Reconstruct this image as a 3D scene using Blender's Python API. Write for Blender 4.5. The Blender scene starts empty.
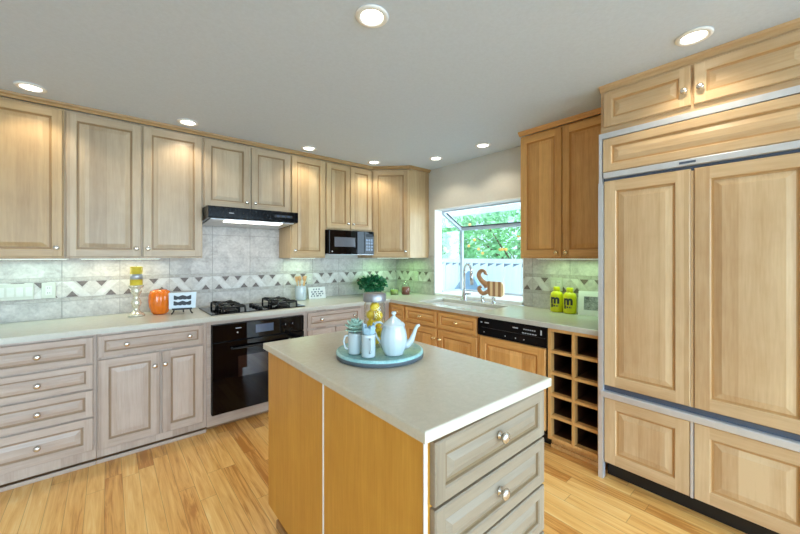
import bpy, bmesh, math, random
from mathutils import Vector, Matrix
random.seed(7)
S = bpy.context.scene
COL = S.collection
R = math.radians
PI = math.pi

# ------------------------------------------------------------------ camera
cam_d = bpy.data.cameras.new('camera')
cam_d.sensor_width = 36.0
cam_d.lens = 345.07 * 36 / 800
cam_d.shift_y = -10.35 / 800
cam_d.clip_start = 0.02
cam = bpy.data.objects.new('camera', cam_d)
COL.objects.link(cam)
cam.location = (-3.057, -3.69, 1.3854)
cam.rotation_euler = (R(90), 0, R(-40.25))
S.camera = cam

# ------------------------------------------------------------------ world, exposure
SKY_HI, SKY_LO = 16.5, 1.3
W = bpy.data.worlds.new('sky')
S.world = W
W.use_nodes = True
bg = W.node_tree.nodes['Background']
bg.inputs[0].default_value = (0.62, 0.80, 1.0, 1)
_t = W.node_tree
_tc = _t.nodes.new('ShaderNodeTexCoord'); _sp = _t.nodes.new('ShaderNodeSeparateXYZ'); _t.links.new(_tc.outputs['Generated'], _sp.inputs[0])
def _m(op, a, b):
    n = _t.nodes.new('ShaderNodeMath'); n.operation = op
    for i, v in enumerate((a, b)):
        if isinstance(v, (int, float)): n.inputs[i].default_value = v
        else: _t.links.new(v, n.inputs[i])
    return n.outputs[0]
_g = _m('POWER', _m('MAXIMUM', _m('MULTIPLY_ADD', _sp.outputs[1], -0.5), 0.0), 2.4)
_g.node.inputs[0].links[0].from_node.inputs[0].links[0].from_node.inputs[2].default_value = 0.5
_t.links.new(_m('ADD', _m('MULTIPLY', _g, SKY_HI), SKY_LO), bg.inputs[1])
S.view_settings.view_transform = 'Standard'
S.view_settings.look = 'None'
S.view_settings.exposure = -0.07
S.view_settings.gamma = 1.0
S.view_settings.use_curve_mapping = False
S.cycles.use_denoising = True
S.cycles.max_bounces = 10
S.cycles.diffuse_bounces = 6
S.cycles.transparent_max_bounces = 16
S.cycles.sample_clamp_indirect = 6.0
CAN_W, CAN_COL = 13.0, (1.0, 0.88, 0.68)

def portal(name, loc, rot, sx, sy):
    d = bpy.data.lights.new(name, 'AREA')
    d.shape = 'RECTANGLE'; d.size = sx; d.size_y = sy
    d.cycles.is_portal = True
    o = bpy.data.objects.new(name, d); COL.objects.link(o)
    o.location = loc; o.rotation_euler = rot
for xx in (-4.45, -2.6, -0.95):
    portal('window_daylight', (xx, -6.02, 1.2), (R(-90), 0, R(180)), 1.5, 2.2)
portal('window_daylight', (0.06, -1.33, 1.42), (R(90), 0, R(90)), 1.0, 0.9)

# ------------------------------------------------------------------ materials
def lin(v):
    v /= 255.0
    return v / 12.92 if v <= 0.04045 else ((v + 0.055) / 1.055) ** 2.4
def rgb(r, g, b): return (lin(r), lin(g), lin(b), 1.0)
class NT:
    def __init__(s, name):
        s.m = bpy.data.materials.new(name); s.m.use_nodes = True
        s.t = s.m.node_tree; s.b = s.t.nodes['Principled BSDF']; s.out = s.t.nodes['Material Output']
    def n(s, typ, **k):
        n = s.t.nodes.new(typ)
        for a, v in k.items(): setattr(n, a, v)
        return n
    def l(s, a, b): s.t.links.new(a, b)
    def math(s, op, a, b=None, c=None):
        n = s.n('ShaderNodeMath', operation=op)
        for i, v in enumerate((a, b, c)):
            if v is None: continue
            if isinstance(v, (int, float)): n.inputs[i].default_value = v
            else: s.l(v, n.inputs[i])
        return n.outputs[0]
    def mix(s, f, a, b, blend='MIX'):
        n = s.n('ShaderNodeMix', data_type='RGBA', blend_type=blend)
        for i, v in ((0, f), (6, a), (7, b)):
            if isinstance(v, (int, float)): n.inputs[i].default_value = v
            elif isinstance(v, tuple): n.inputs[i].default_value = v
            else: s.l(v, n.inputs[i])
        return n.outputs[2]
    def coords(s, scale=(1, 1, 1), rnd=0.0):
        tc = s.n('ShaderNodeTexCoord'); mp = s.n('ShaderNodeMapping')
        mp.inputs['Scale'].default_value = scale
        if rnd:
            oi = s.n('ShaderNodeObjectInfo'); ad = s.n('ShaderNodeVectorMath', operation='ADD')
            cb = s.n('ShaderNodeCombineXYZ')
            r = s.math('MULTIPLY', oi.outputs['Random'], rnd)
            for i in range(3): s.l(r, cb.inputs[i])
            s.l(tc.outputs['Object'], ad.inputs[0]); s.l(cb.outputs[0], ad.inputs[1])
            s.l(ad.outputs[0], mp.inputs['Vector'])
        else: s.l(tc.outputs['Object'], mp.inputs['Vector'])
        return mp.outputs[0]
    def noise(s, vec, scale=1.0, detail=4, rough=0.55, dist=0.0):
        n = s.n('ShaderNodeTexNoise')
        n.inputs['Scale'].default_value = scale; n.inputs['Detail'].default_value = detail
        n.inputs['Roughness'].default_value = rough; n.inputs['Distortion'].default_value = dist
        s.l(vec, n.inputs['Vector'])
        return n.outputs[0]
    def ramp(s, f, stops):
        n = s.n('ShaderNodeValToRGB'); cr = n.color_ramp
        while len(cr.elements) > 1: cr.elements.remove(cr.elements[-1])
        cr.elements[0].position, cr.elements[0].color = stops[0]
        for p, c in stops[1:]:
            e = cr.elements.new(p); e.color = c
        s.l(f, n.inputs[0])
        return n.outputs[0]

def plain(name, col, rough=0.5, metal=0.0, spec=0.5, var=0.06, scale=30.0, bump=0.0, coat=0.0):
    t = NT(name); v = t.coords((1, 1, 1))
    f = t.noise(v, scale, 3)
    a = tuple(min(1, c * (1 + var)) for c in col[:3]) + (1,)
    b = tuple(c * (1 - var) for c in col[:3]) + (1,)
    t.l(t.ramp(f, [(0.3, b), (0.7, a)]), t.b.inputs['Base Color'])
    t.b.inputs['Roughness'].default_value = rough; t.b.inputs['Metallic'].default_value = metal
    t.b.inputs['Specular IOR Level'].default_value = spec; t.b.inputs['Coat Weight'].default_value = coat
    if bump:
        bn = t.n('ShaderNodeBump'); bn.inputs['Strength'].default_value = bump; bn.inputs['Distance'].default_value = 0.004
        t.l(f, bn.inputs['Height']); t.l(bn.outputs[0], t.b.inputs['Normal'])
    return t.m

def wood(name, light, dark, grain='z', board=0.0, rough=0.38, tint=0.5, across='x'):
    t = NT(name)
    sc = {'z': (16, 16, 1.1), 'x': (1.1, 16, 16), 'y': (16, 1.1, 16)}[grain]
    v = t.coords(sc, 37.0)
    n1 = t.noise(v, 1.0, 5, 0.6, 0.9)
    v2 = t.coords(tuple(q * 7 for q in sc), 37.0)
    n2 = t.noise(v2, 1.0, 2, 0.5, 0.2)
    v3 = t.coords((5, 5, 5), 37.0)
    n3 = t.noise(v3, 1.0, 3, 0.6, 0.5)
    f = t.math('ADD', t.math('MULTIPLY', n1, 0.47), t.math('MULTIPLY', n2, 0.28))
    f = t.math('ADD', f, t.math('MULTIPLY', n3, 0.25))
    f = t.math('ADD', t.math('MULTIPLY', t.math('SUBTRACT', f, 0.5), 1.75), 0.5)
    if board:
        tc = t.n('ShaderNodeTexCoord'); sp = t.n('ShaderNodeSeparateXYZ'); t.l(tc.outputs['Object'], sp.inputs[0])
        oi = t.n('ShaderNodeObjectInfo')
        i = {'x': 0, 'y': 1, 'z': 2}[across]
        k = t.math('FLOOR', t.math('DIVIDE', sp.outputs[i], board))
        wn = t.n('ShaderNodeTexWhiteNoise', noise_dimensions='2D')
        cb = t.n('ShaderNodeCombineXYZ'); t.l(k, cb.inputs[0]); t.l(oi.outputs['Random'], cb.inputs[1])
        t.l(cb.outputs[0], wn.inputs['Vector'])
        f = t.math('ADD', f, t.math('MULTIPLY', t.math('SUBTRACT', wn.outputs[0], 0.5), tint))
    col = t.ramp(f, [(0.0, dark), (0.85, light)])
    t.l(col, t.b.inputs['Base Color'])
    t.b.inputs['Roughness'].default_value = rough
    t.b.inputs['Specular IOR Level'].default_value = 0.4
    return t.m

M = {}
def pair(key, light, dark, board=0.1, rough=0.36, tint=0.5, gl=0.74):  # variants of one maple; light on each run is put into the colour
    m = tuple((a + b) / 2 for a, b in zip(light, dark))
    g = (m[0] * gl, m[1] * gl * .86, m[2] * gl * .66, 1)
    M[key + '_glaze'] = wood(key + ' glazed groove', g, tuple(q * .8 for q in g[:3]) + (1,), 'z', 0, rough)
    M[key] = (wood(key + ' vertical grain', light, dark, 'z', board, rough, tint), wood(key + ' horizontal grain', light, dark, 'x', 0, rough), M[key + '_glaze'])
pair('pale', rgb(194, 177, 164), rgb(158, 138, 124))        # maple with cool daylight put into its colour: back wall base cabinets
pair('pale_dimmed', rgb(152, 138, 119), rgb(126, 111, 93), gl=.85)        # same maple, darkened to offset the rear daylight: island drawers
pair('maple_downlit', rgb(188, 168, 140), rgb(154, 132, 106))        # same maple with warmer downlight put into its colour: wall cabinets
pair('tan', rgb(192, 163, 120), rgb(158, 127, 88))          # same maple, tan tone: leftmost wall cabinet
pair('cream', rgb(196, 171, 132), rgb(162, 130, 90))        # same maple, warmer tone: back wall's right half
pair('honey', rgb(232, 180, 110), rgb(184, 128, 66), gl=.85)         # same maple with warm room light put into its colour: window wall
pair('fridge', rgb(216, 188, 148), rgb(182, 144, 102), 0.105, 0.33, 0.6, .95)
M['oak'] = wood('golden island wood', rgb(212, 157, 68), rgb(180, 120, 40), 'z', 0, 0.42)  # warm light on the island's left side is put into this colour
M['shoe'] = wood('brown shoe moulding wood', rgb(176, 132, 84), rgb(130, 92, 56), 'y')
M['toe'] = wood('toe kick wood', rgb(150, 118, 84), rgb(112, 84, 56), 'x')
M['wrack'] = wood('wine rack maple', rgb(222, 176, 112), rgb(184, 134, 74), 'z')
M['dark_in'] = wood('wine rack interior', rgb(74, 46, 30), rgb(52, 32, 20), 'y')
M['board1'] = wood('cutting board walnut strip', rgb(170, 124, 84), rgb(120, 82, 52), 'z')
M['board2'] = wood('cutting board maple strip', rgb(226, 196, 152), rgb(196, 160, 112), 'z')
M['spoon'] = wood('wooden utensil', rgb(214, 170, 116), rgb(170, 122, 74), 'z')

def floor_mat():
    t = NT('oak plank floor')
    tc = t.n('ShaderNodeTexCoord'); sp = t.n('ShaderNodeSeparateXYZ'); t.l(tc.outputs['Object'], sp.inputs[0])
    w = 0.083
    xs = t.math('DIVIDE', sp.outputs[0], w); row = t.math('FLOOR', xs)
    wr = t.n('ShaderNodeTexWhiteNoise', noise_dimensions='1D'); t.l(row, wr.inputs['W'])
    ys = t.math('ADD', t.math('DIVIDE', sp.outputs[1], 0.95), t.math('MULTIPLY', wr.outputs[0], 9.0)); col = t.math('FLOOR', ys)
    wn = t.n('ShaderNodeTexWhiteNoise', noise_dimensions='2D'); cb = t.n('ShaderNodeCombineXYZ')
    t.l(row, cb.inputs[0]); t.l(col, cb.inputs[1]); t.l(cb.outputs[0], wn.inputs['Vector'])
    gv = t.n('ShaderNodeCombineXYZ')
    t.l(t.math('ADD', t.math('MULTIPLY', sp.outputs[0], 26.0), t.math('MULTIPLY', wn.outputs[0], 51.0)), gv.inputs[0])
    t.l(t.math('ADD', t.math('MULTIPLY', sp.outputs[1], 1.7), t.math('MULTIPLY', wn.outputs[0], 31.0)), gv.inputs[1])
    g = t.noise(gv.outputs[0], 1.0, 5, 0.6, 1.4)
    gv2 = t.n('ShaderNodeVectorMath', operation='MULTIPLY'); gv2.inputs[1].default_value = (9, 2.5, 1); t.l(gv.outputs[0], gv2.inputs[0])
    g2 = t.noise(gv2.outputs[0], 1.0, 2)
    f = t.math('ADD', t.math('MULTIPLY', t.math('SUBTRACT', g, 0.5), 1.5), t.math('MULTIPLY', wn.outputs[0], 0.62))
    f = t.math('ADD', f, t.math('MULTIPLY', t.math('SUBTRACT', g2, 0.5), 0.5))
    c = t.ramp(f, [(-0.2 + 0.2, rgb(196, 132, 64)), (0.25, rgb(230, 172, 96)), (0.6, rgb(246, 198, 122)), (0.95, rgb(252, 218, 152))])
    fx = t.math('FRACT', xs); e = t.math('MINIMUM', fx, t.math('SUBTRACT', 1.0, fx))
    fy = t.math('FRACT', ys); ey = t.math('MINIMUM', fy, t.math('SUBTRACT', 1.0, fy))
    gap = t.math('MAXIMUM', t.math('LESS_THAN', e, 0.016), t.math('LESS_THAN', ey, 0.0016))
    c = t.mix(t.math('MULTIPLY', gap, 0.45), c, rgb(120, 72, 34))
    t.l(c, t.b.inputs['Base Color'])
    t.b.inputs['Roughness'].default_value = 0.3
    return t.m
M['floor'] = floor_mat()

def stone(name, light, dark, scale=9, rough=0.5, speck=0.0):
    t = NT(name); v = t.coords((1, 1, 1), 11.0)
    n1 = t.noise(v, scale, 6, 0.65, 0.6); n2 = t.noise(v, scale * 5, 4, 0.7)
    f = t.math('ADD', t.math('MULTIPLY', n1, 0.6), t.math('MULTIPLY', n2, 0.4))
    t.l(t.ramp(f, [(0.34, dark), (0.62, light)]), t.b.inputs['Base Color'])
    t.b.inputs['Roughness'].default_value = rough
    return t.m
M['tile'] = stone('tumbled limestone tile', rgb(198, 193, 187), rgb(154, 148, 143))
M['tile_w'] = stone('ivory limestone strip', rgb(210, 207, 202), rgb(186, 182, 176))
M['tile_g'] = stone('grey limestone diamond', rgb(200, 195, 188), rgb(164, 158, 152), 20)
M['tile_d'] = stone('brown slate triangle', rgb(116, 103, 97), rgb(80, 70, 67), 40)
M['liner'] = stone('limestone pencil liner', rgb(184, 179, 171), rgb(144, 138, 131), 26)
M['grout'] = plain('grout', rgb(140, 137, 132), 0.9)
M['counter'] = stone('off white solid surface counter', rgb(195, 193, 182), rgb(186, 184, 172), 40, 0.22)
M['island_top'] = stone('warm grey solid surface island top', rgb(204, 196, 178), rgb(194, 186, 168), 40, 0.25)
M['ceil'] = plain('ceiling paint', rgb(203, 214, 229), 0.75, var=0.03, scale=60, bump=0.25)  # bluish bounce from the window is put into this even colour
M['wall'] = plain('greige wall paint', rgb(200, 200, 194), 0.45, var=0.02, bump=0.1)
M['wall_w'] = plain('off white wall paint', rgb(222, 220, 216), 0.7, var=0.02)
M['white'] = plain('white enamel', rgb(236, 236, 234), 0.35, var=0.02)
M['frame'] = plain('window aluminium', rgb(186, 192, 200), 0.4, var=0.03)
M['plate'] = plain('ivory switch plate', rgb(184, 184, 170), 0.35, var=0.02)
M['black'] = plain('black enamel', rgb(12, 12, 15), 0.2, var=0.1, spec=0.15)
M['black_m'] = plain('matt black iron', rgb(22, 22, 24), 0.45, var=0.2)
M['glass_b'] = plain('black glass', rgb(6, 6, 8), 0.03, var=0.0, spec=0.22)
M['oven_win'] = plain('smoked oven window', rgb(32, 22, 26), 0.04, var=0.0, spec=0.7)
M['mark'] = plain('pale printed marking', rgb(176, 178, 182), 0.5)
M['ctrl'] = plain('slate blue display', rgb(66, 80, 104), 0.1)
M['steel'] = plain('brushed steel', rgb(196, 198, 202), 0.25, 1.0, var=0.04)
M['rail'] = plain('anodised rail', rgb(214, 216, 220), 0.4, 0.5, var=0.03)
M['rail_d'] = plain('dark recessed rail', rgb(92, 104, 124), 0.35, 0.5, var=0.05)
M['lid'] = plain('dull steel lid', rgb(150, 150, 154), 0.35, 0.6, var=.04)
M['chrome'] = plain('chrome', rgb(222, 224, 228), 0.08, 1.0, var=0.0)
M['knob'] = plain('satin nickel', rgb(214, 208, 198), 0.22, 0.9, var=0.02)
M['brass'] = plain('pale brass', rgb(226, 196, 140), 0.25, 0.75, var=0.02)
M['china'] = plain('white glazed china', rgb(188, 200, 203), 0.12, var=0.02, coat=0.5)
M['teal'] = stone('pale teal glazed tray', rgb(160, 206, 206), rgb(118, 172, 176), 30, 0.2)
M['tray_rim'] = plain('slate tray rim', rgb(84, 96, 104), 0.4)
M['lemon'] = plain('lemon skin', rgb(232, 196, 48), 0.4, var=0.12, scale=60, bump=0.2)
M['lime'] = plain('greenish lemon skin', rgb(192, 178, 58), 0.4, var=0.12, scale=60, bump=0.2)
M['leaf'] = plain('deep green leaf', rgb(34, 104, 66), 0.35, var=0.35, scale=18)
M['succ'] = plain('blue green succulent', rgb(150, 182, 168), 0.5, var=0.25, scale=70)
M['pot'] = plain('dark planter', rgb(52, 56, 58), 0.5)
M['candle'] = plain('ochre wax', rgb(214, 190, 64), 0.45, var=0.06)
M['band'] = plain('silver ribbon', rgb(170, 176, 186), 0.3, 0.5)
M['merc'] = plain('mercury glass', rgb(216, 210, 190), 0.15, 0.45, var=0.3, scale=90, bump=0.3)
M['pump'] = plain('orange pumpkin glaze', rgb(232, 116, 22), 0.18, var=0.15, scale=12, coat=0.4)
M['stem'] = plain('pumpkin stem', rgb(120, 96, 48), 0.6)
M['sign'] = plain('pale blue board', rgb(204, 218, 228), 0.4, var=0.03)
M['ink'] = plain('charcoal print', rgb(46, 54, 62), 0.5)
M['paper'] = plain('white paper', rgb(214, 214, 210), 0.6, var=0.01)
M['pencil'] = plain('grey lettering', rgb(104, 110, 118), 0.6)
M['yellow'] = plain('lemon yellow plastic', rgb(216, 214, 22), 0.3, var=0.04)
M['photo'] = stone('grey photograph print', rgb(190, 192, 192), rgb(60, 64, 66), 22, 0.25)
M['cloth'] = plain('blue grey cloth', rgb(150, 178, 192), 0.8, var=0.12, scale=60)
M['jam'] = plain('green candle wax', rgb(150, 158, 84), 0.4)
M['spice'] = plain('red brown dried petals', rgb(140, 82, 66), 0.6, var=0.4, scale=120)
M['fence'] = wood('white washed fence board', rgb(236, 240, 240), rgb(206, 214, 214), 'z', 0, 0.7)
M['lawn'] = plain('pale yard paving', rgb(190, 196, 186), 0.9, var=0.1, scale=4)
M['peak'] = plain('blue grey peak shape', rgb(124, 150, 172), 0.6, var=0.08)
M['tree'] = plain('orange tree leaf', rgb(140, 192, 134), 0.5, var=0.4, scale=5)
M['bark'] = plain('bark', rgb(110, 90, 70), 0.9)
M['fruit'] = plain('orange fruit', rgb(250, 186, 96), 0.5)

def emis(name, col, strength):
    t = NT(name)
    t.b.inputs['Base Color'].default_value = col
    t.b.inputs['Emission Color'].default_value = col; t.b.inputs['Emission Strength'].default_value = strength
    return t.m
M['lamp'] = emis('lit lamp lens', (1, 0.93, 0.82, 1), 9.0)
M['hoodlamp'] = emis('lit hood lens', (1, 0.97, 0.9, 1), 5.0)
M['tube_lit'] = emis('lit fluorescent diffuser', (0.86, 1, 0.86, 1), 1.5)

def pane(name, tint=(1, 1, 1, 1), refl=0.09):
    t = NT(name)
    tr = t.n('ShaderNodeBsdfTransparent'); tr.inputs[0].default_value = tint
    gl = t.n('ShaderNodeBsdfGlossy'); gl.inputs['Roughness'].default_value = 0.02
    lw = t.n('ShaderNodeLayerWeight'); lw.inputs[0].default_value = 0.25
    f = t.math('ADD', t.math('MULTIPLY', lw.outputs['Fresnel'], refl * 3.0), refl * 0.15)
    mx = t.n('ShaderNodeMixShader'); t.l(f, mx.inputs[0]); t.l(tr.outputs[0], mx.inputs[1]); t.l(gl.outputs[0], mx.inputs[2])
    t.l(mx.outputs[0], t.out.inputs[0])
    return t.m
M['pane'] = pane('clear window glass', (0.96, 0.99, 0.98, 1), 0.06)
M['jar'] = pane('clear jar glass', (0.96, 0.98, 0.97, 1), 0.16)
def translucent(name, col):
    t = NT(name)
    a = t.n('ShaderNodeBsdfDiffuse'); b = t.n('ShaderNodeBsdfTranslucent'); mx = t.n('ShaderNodeMixShader'); mx.inputs[0].default_value = 0.5
    a.inputs[0].default_value = col; b.inputs[0].default_value = col
    t.l(a.outputs[0], mx.inputs[1]); t.l(b.outputs[0], mx.inputs[2]); t.l(mx.outputs[0], t.out.inputs[0])
    return t.m
M['roof'] = translucent('translucent corrugated sheet', rgb(240, 242, 240))

# ------------------------------------------------------------------ mesh helpers
class MB:
    def __init__(s): s.bm = bmesh.new(); s.smooth = set()
    def face(s, vs, mi=0, sm=False):
        try: f = s.bm.faces.new(vs)
        except ValueError: return
        f.material_index = mi; f.smooth = sm
    def v(s, p): return s.bm.verts.new(p)
    def box(s, x0, x1, y0, y1, z0, z1, mi=0, bev=0.0):
        x0, x1 = min(x0, x1), max(x0, x1); y0, y1 = min(y0, y1), max(y0, y1); z0, z1 = min(z0, z1), max(z0, z1)
        p = [s.v((x, y, z)) for z in (z0, z1) for y in (y0, y1) for x in (x0, x1)]
        fs = []
        for q in ((0, 2, 3, 1), (4, 5, 7, 6), (0, 1, 5, 4), (2, 6, 7, 3), (1, 3, 7, 5), (0, 4, 6, 2)):
            f = s.bm.faces.new([p[i] for i in q]); f.material_index = mi; fs.append(f)
        if bev:
            es = list({e for f in fs for e in f.edges})
            r = bmesh.ops.bevel(s.bm, geom=es, offset=bev, segments=2, profile=0.5, affect='EDGES')
            for f in r['faces']: f.material_index = mi
        return s
    def prism(s, poly, z0, z1, mi=0, bev=0.0, mats=None):
        a = [s.v((x, y, z0)) for x, y in poly]; b = [s.v((x, y, z1)) for x, y in poly]
        n = len(poly); fs = []
        fs.append(s.bm.faces.new(a[::-1])); fs.append(s.bm.faces.new(b))
        for i in range(n): fs.append(s.bm.faces.new((a[i], a[(i + 1) % n], b[(i + 1) % n], b[i])))
        for f in fs: f.material_index = mi
        if bev:
            es = [e for e in fs[1].edges]
            r = bmesh.ops.bevel(s.bm, geom=es, offset=bev, segments=3, profile=0.5, affect='EDGES')
            for f in r['faces']: f.material_index = mi
        return s
    def slab(s, pts, n, mi=0):
        # polygon pts (3D, planar) extruded by vector n
        n = Vector(n); a = [s.v(p) for p in pts]; b = [s.v(Vector(p) + n) for p in pts]
        k = len(pts)
        s.face(a[::-1], mi); s.face(b, mi)
        for i in range(k): s.face((a[i], a[(i + 1) % k], b[(i + 1) % k], b[i]), mi)
        return s
    def lathe(s, prof, o=(0, 0, 0), ax='z', seg=28, mi=0, sq=(1, 1), wob=None, mis=None):
        o = Vector(o); rings = []
        def pt(r, h, a):
            rr = r * (wob(a, h) if wob else 1)
            x, y = rr * math.cos(a) * sq[0], rr * math.sin(a) * sq[1]
            if ax == 'z': return o + Vector((x, y, h))
            if ax == '-y': return o + Vector((x, -h, y))
            if ax == '-x': return o + Vector((-h, x, y))
            return o + Vector((x, h, y))
        for r, h in prof:
            if r < 1e-6: rings.append([s.v(pt(0, h, 0))])
            else: rings.append([s.v(pt(r, h, 2 * PI * i / seg)) for i in range(seg)])
        for k in range(len(rings) - 1):
            A, B = rings[k], rings[k + 1]; m = mis[k] if mis else mi
            for i in range(seg):
                j = (i + 1) % seg
                if len(A) == 1 and len(B) == 1: continue
                if len(A) == 1: s.face((A[0], B[j], B[i]), m, True)
                elif len(B) == 1: s.face((A[i], A[j], B[0]), m, True)
                else: s.face((A[i], A[j], B[j], B[i]), m, True)
        return s
    def ball(s, c, r, mi=0, sc=(1, 1, 1), seg=16, rot=None):
        r_ = bmesh.ops.create_uvsphere(s.bm, u_segments=seg, v_segments=max(6, seg * 2 // 3), radius=r)
        m = Matrix.Translation(c) @ (rot.to_4x4() if rot else Matrix.Identity(4)) @ Matrix.Diagonal((*sc, 1))
        bmesh.ops.transform(s.bm, matrix=m, verts=r_['verts'])
        for v in r_['verts']:
            for f in v.link_faces: f.material_index = mi; f.smooth = True
        return s
    def tube(s, pts, r, seg=10, mi=0, flat=1.0):
        pts = [Vector(p) for p in pts]; rs = r if isinstance(r, (list, tuple)) else [r] * len(pts)
        t0 = (pts[1] - pts[0]).normalized()
        u = t0.orthogonal().normalized(); rings = []
        for i, p in enumerate(pts):
            t = (pts[min(i + 1, len(pts) - 1)] - pts[max(i - 1, 0)]).normalized()
            u = (u - t * u.dot(t)).normalized(); w = t.cross(u)
            rings.append([s.v(p + (u * math.cos(2 * PI * k / seg) + w * flat * math.sin(2 * PI * k / seg)) * rs[i]) for k in range(seg)])
        for A, B in zip(rings, rings[1:]):
            for k in range(seg): s.face((A[k], A[(k + 1) % seg], B[(k + 1) % seg], B[k]), mi, True)
        s.face(rings[0][::-1], mi); s.face(rings[-1], mi)
        return s
    def door(s, x0, x1, z0, z1, y, t=0.02, st=0.056, horiz=False):
        # raised panel door: nested rectangles, front plane at y facing -y; slot 0 vertical grain, 1 horizontal
        g = min(st, (z1 - z0) * 0.24)
        k = min(0.03, (z1 - z0) * 0.12)
        w = .012 if g > .04 else .008
        L = [(0, t), (0, 0.004), (0.004, 0), (g - 0.004, 0), (g, 0.004), (g + 0.003, 0.010), (g + w, 0.010), (g + w + k, 0.002)]
        rings = []
        for a, d in L:
            rings.append([s.v((x0 + a, y + d, z0 + a)), s.v((x1 - a, y + d, z0 + a)), s.v((x1 - a, y + d, z1 - a)), s.v((x0 + a, y + d, z1 - a))])
        s.face(rings[0][::-1], 0)
        for n, (A, B) in enumerate(zip(rings, rings[1:])):
            if n == 2:      # stiles run full height, rails butt between them
                xa, xb = B[0].co.x, B[1].co.x
                P = [s.v((xa, y, A[0].co.z)), s.v((xb, y, A[0].co.z)), s.v((xb, y, A[3].co.z)), s.v((xa, y, A[3].co.z))]
                s.face((A[0], P[0], P[3], A[3]), 0); s.face((P[1], A[1], A[2], P[2]), 0)
                s.face((P[0], P[1], B[1], B[0]), 1); s.face((B[3], B[2], P[2], P[3]), 1)
                continue
            for i in range(4):
                j = (i + 1) % 4
                mi = 1 if (horiz or (i in (0, 2) and n < 4)) else 0
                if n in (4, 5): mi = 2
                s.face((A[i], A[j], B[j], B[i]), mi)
        s.face(rings[-1], 1 if horiz else 0)
        return s
    def leaves(s, c, rad, n, ln, wd, mi=0, up=0.3, shell=0.4):
        c = Vector(c)
        for _ in range(n):
            d = Vector((random.gauss(0, 1), random.gauss(0, 1), random.gauss(0, 1))).normalized()
            q = shell + (1 - shell) * random.random()
            p = c + Vector((d.x * rad[0], d.y * rad[1], d.z * rad[2])) * q
            a = (d + Vector((random.uniform(-.8, .8), random.uniform(-.8, .8), random.uniform(-.8, .8) + up))).normalized()
            b = a.orthogonal(); b.rotate(Matrix.Rotation(random.uniform(0, 6.28), 3, a)); b.normalize()
            nn = a.cross(b)
            l = ln * random.uniform(.7, 1.2); w = wd * random.uniform(.7, 1.2)
            s.face([s.v(p), s.v(p + a * l * .45 + b * w * .5 + nn * w * .12), s.v(p + a * l), s.v(p + a * l * .45 - b * w * .5 + nn * w * .12)], mi)
        return s
    def build(s, name, mats, parent=None, loc=None, rz=0.0, recalc=True):
        if recalc: bmesh.ops.recalc_face_normals(s.bm, faces=s.bm.faces[:])
        me = bpy.data.meshes.new(name); s.bm.to_mesh(me); s.bm.free()
        for m in (mats if isinstance(mats, (list, tuple)) else [mats]): me.materials.append(m)
        o = bpy.data.objects.new(name, me); COL.objects.link(o)
        if parent: o.parent = parent
        if loc: o.location = loc
        o.rotation_euler.z = rz
        return o

def tag(o, label, cat, group=None):
    o['label'] = label; o['category'] = cat
    if group: o['group'] = group
    return o
def thing(name, label, cat, loc=(0, 0, 0), rz=0.0, group=None):
    o = bpy.data.objects.new(name, None); COL.objects.link(o)
    o.empty_display_size = 0.1; o.location = loc; o.rotation_euler.z = rz
    return tag(o, label, cat, group)
def struct(o): o['kind'] = 'structure'; return o
def copy_tree(o, parent=None):
    c = o.copy(); COL.objects.link(c)
    if parent: c.parent = parent
    for ch in list(o.children): copy_tree(ch, c)
    return c
def text_mesh(body, size, extrude, bold=0.0):
    cu = bpy.data.curves.new('lettering', 'FONT'); cu.body = body; cu.size = size; cu.extrude = extrude; cu.offset = bold
    cu.align_x = 'CENTER'
    o = bpy.data.objects.new('lettering', cu); COL.objects.link(o)
    bpy.context.view_layer.update()
    me = bpy.data.meshes.new_from_object(o.evaluated_get(bpy.context.evaluated_depsgraph_get()))
    bpy.data.objects.remove(o); bpy.data.curves.remove(cu)
    return me
def knob(parent, x, z, y, m='knob', r=0.017):
    b = MB(); b.lathe([(0, 0), (r * .75, 0), (r * .75, .003), (r * .38, .006), (r * .36, .013), (r * .8, .017), (r, .022), (r * .9, .027), (r * .5, .030), (0, .031)], (x, y, z), '-y', 14)
    return b.build('knob', M[m], parent)

# ------------------------------------------------------------------ setting
CEIL = 2.46
X0, Y0 = -5.4, -6.0
struct(MB().box(X0, 0, Y0, 0, -0.05, 0).build('floor', M['floor']))
struct(MB().box(X0, 0.0, Y0, 0, CEIL, CEIL + 0.1).build('ceiling', M['ceil']))
struct(MB().box(X0, 0.12, 0, 0.12, -0.05, CEIL).build('wall_back', M['wall']))
struct(MB().box(X0 - 0.12, X0, Y0, 0, -0.05, CEIL).build('wall_left', M['wall_w']))
WY0, WY1, WZ0, WZ1 = -1.925, -0.735, 0.914, 1.965
w = MB()
w.box(0, .12, WY1, 0, -.05, CEIL); w.box(0, .12, Y0, WY0, -.05, CEIL); w.box(0, .12, WY0, WY1, -.05, WZ0 - .04); w.box(0, .12, WY0, WY1, WZ1, CEIL)
struct(w.build('wall_right', M['wall']))
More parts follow.
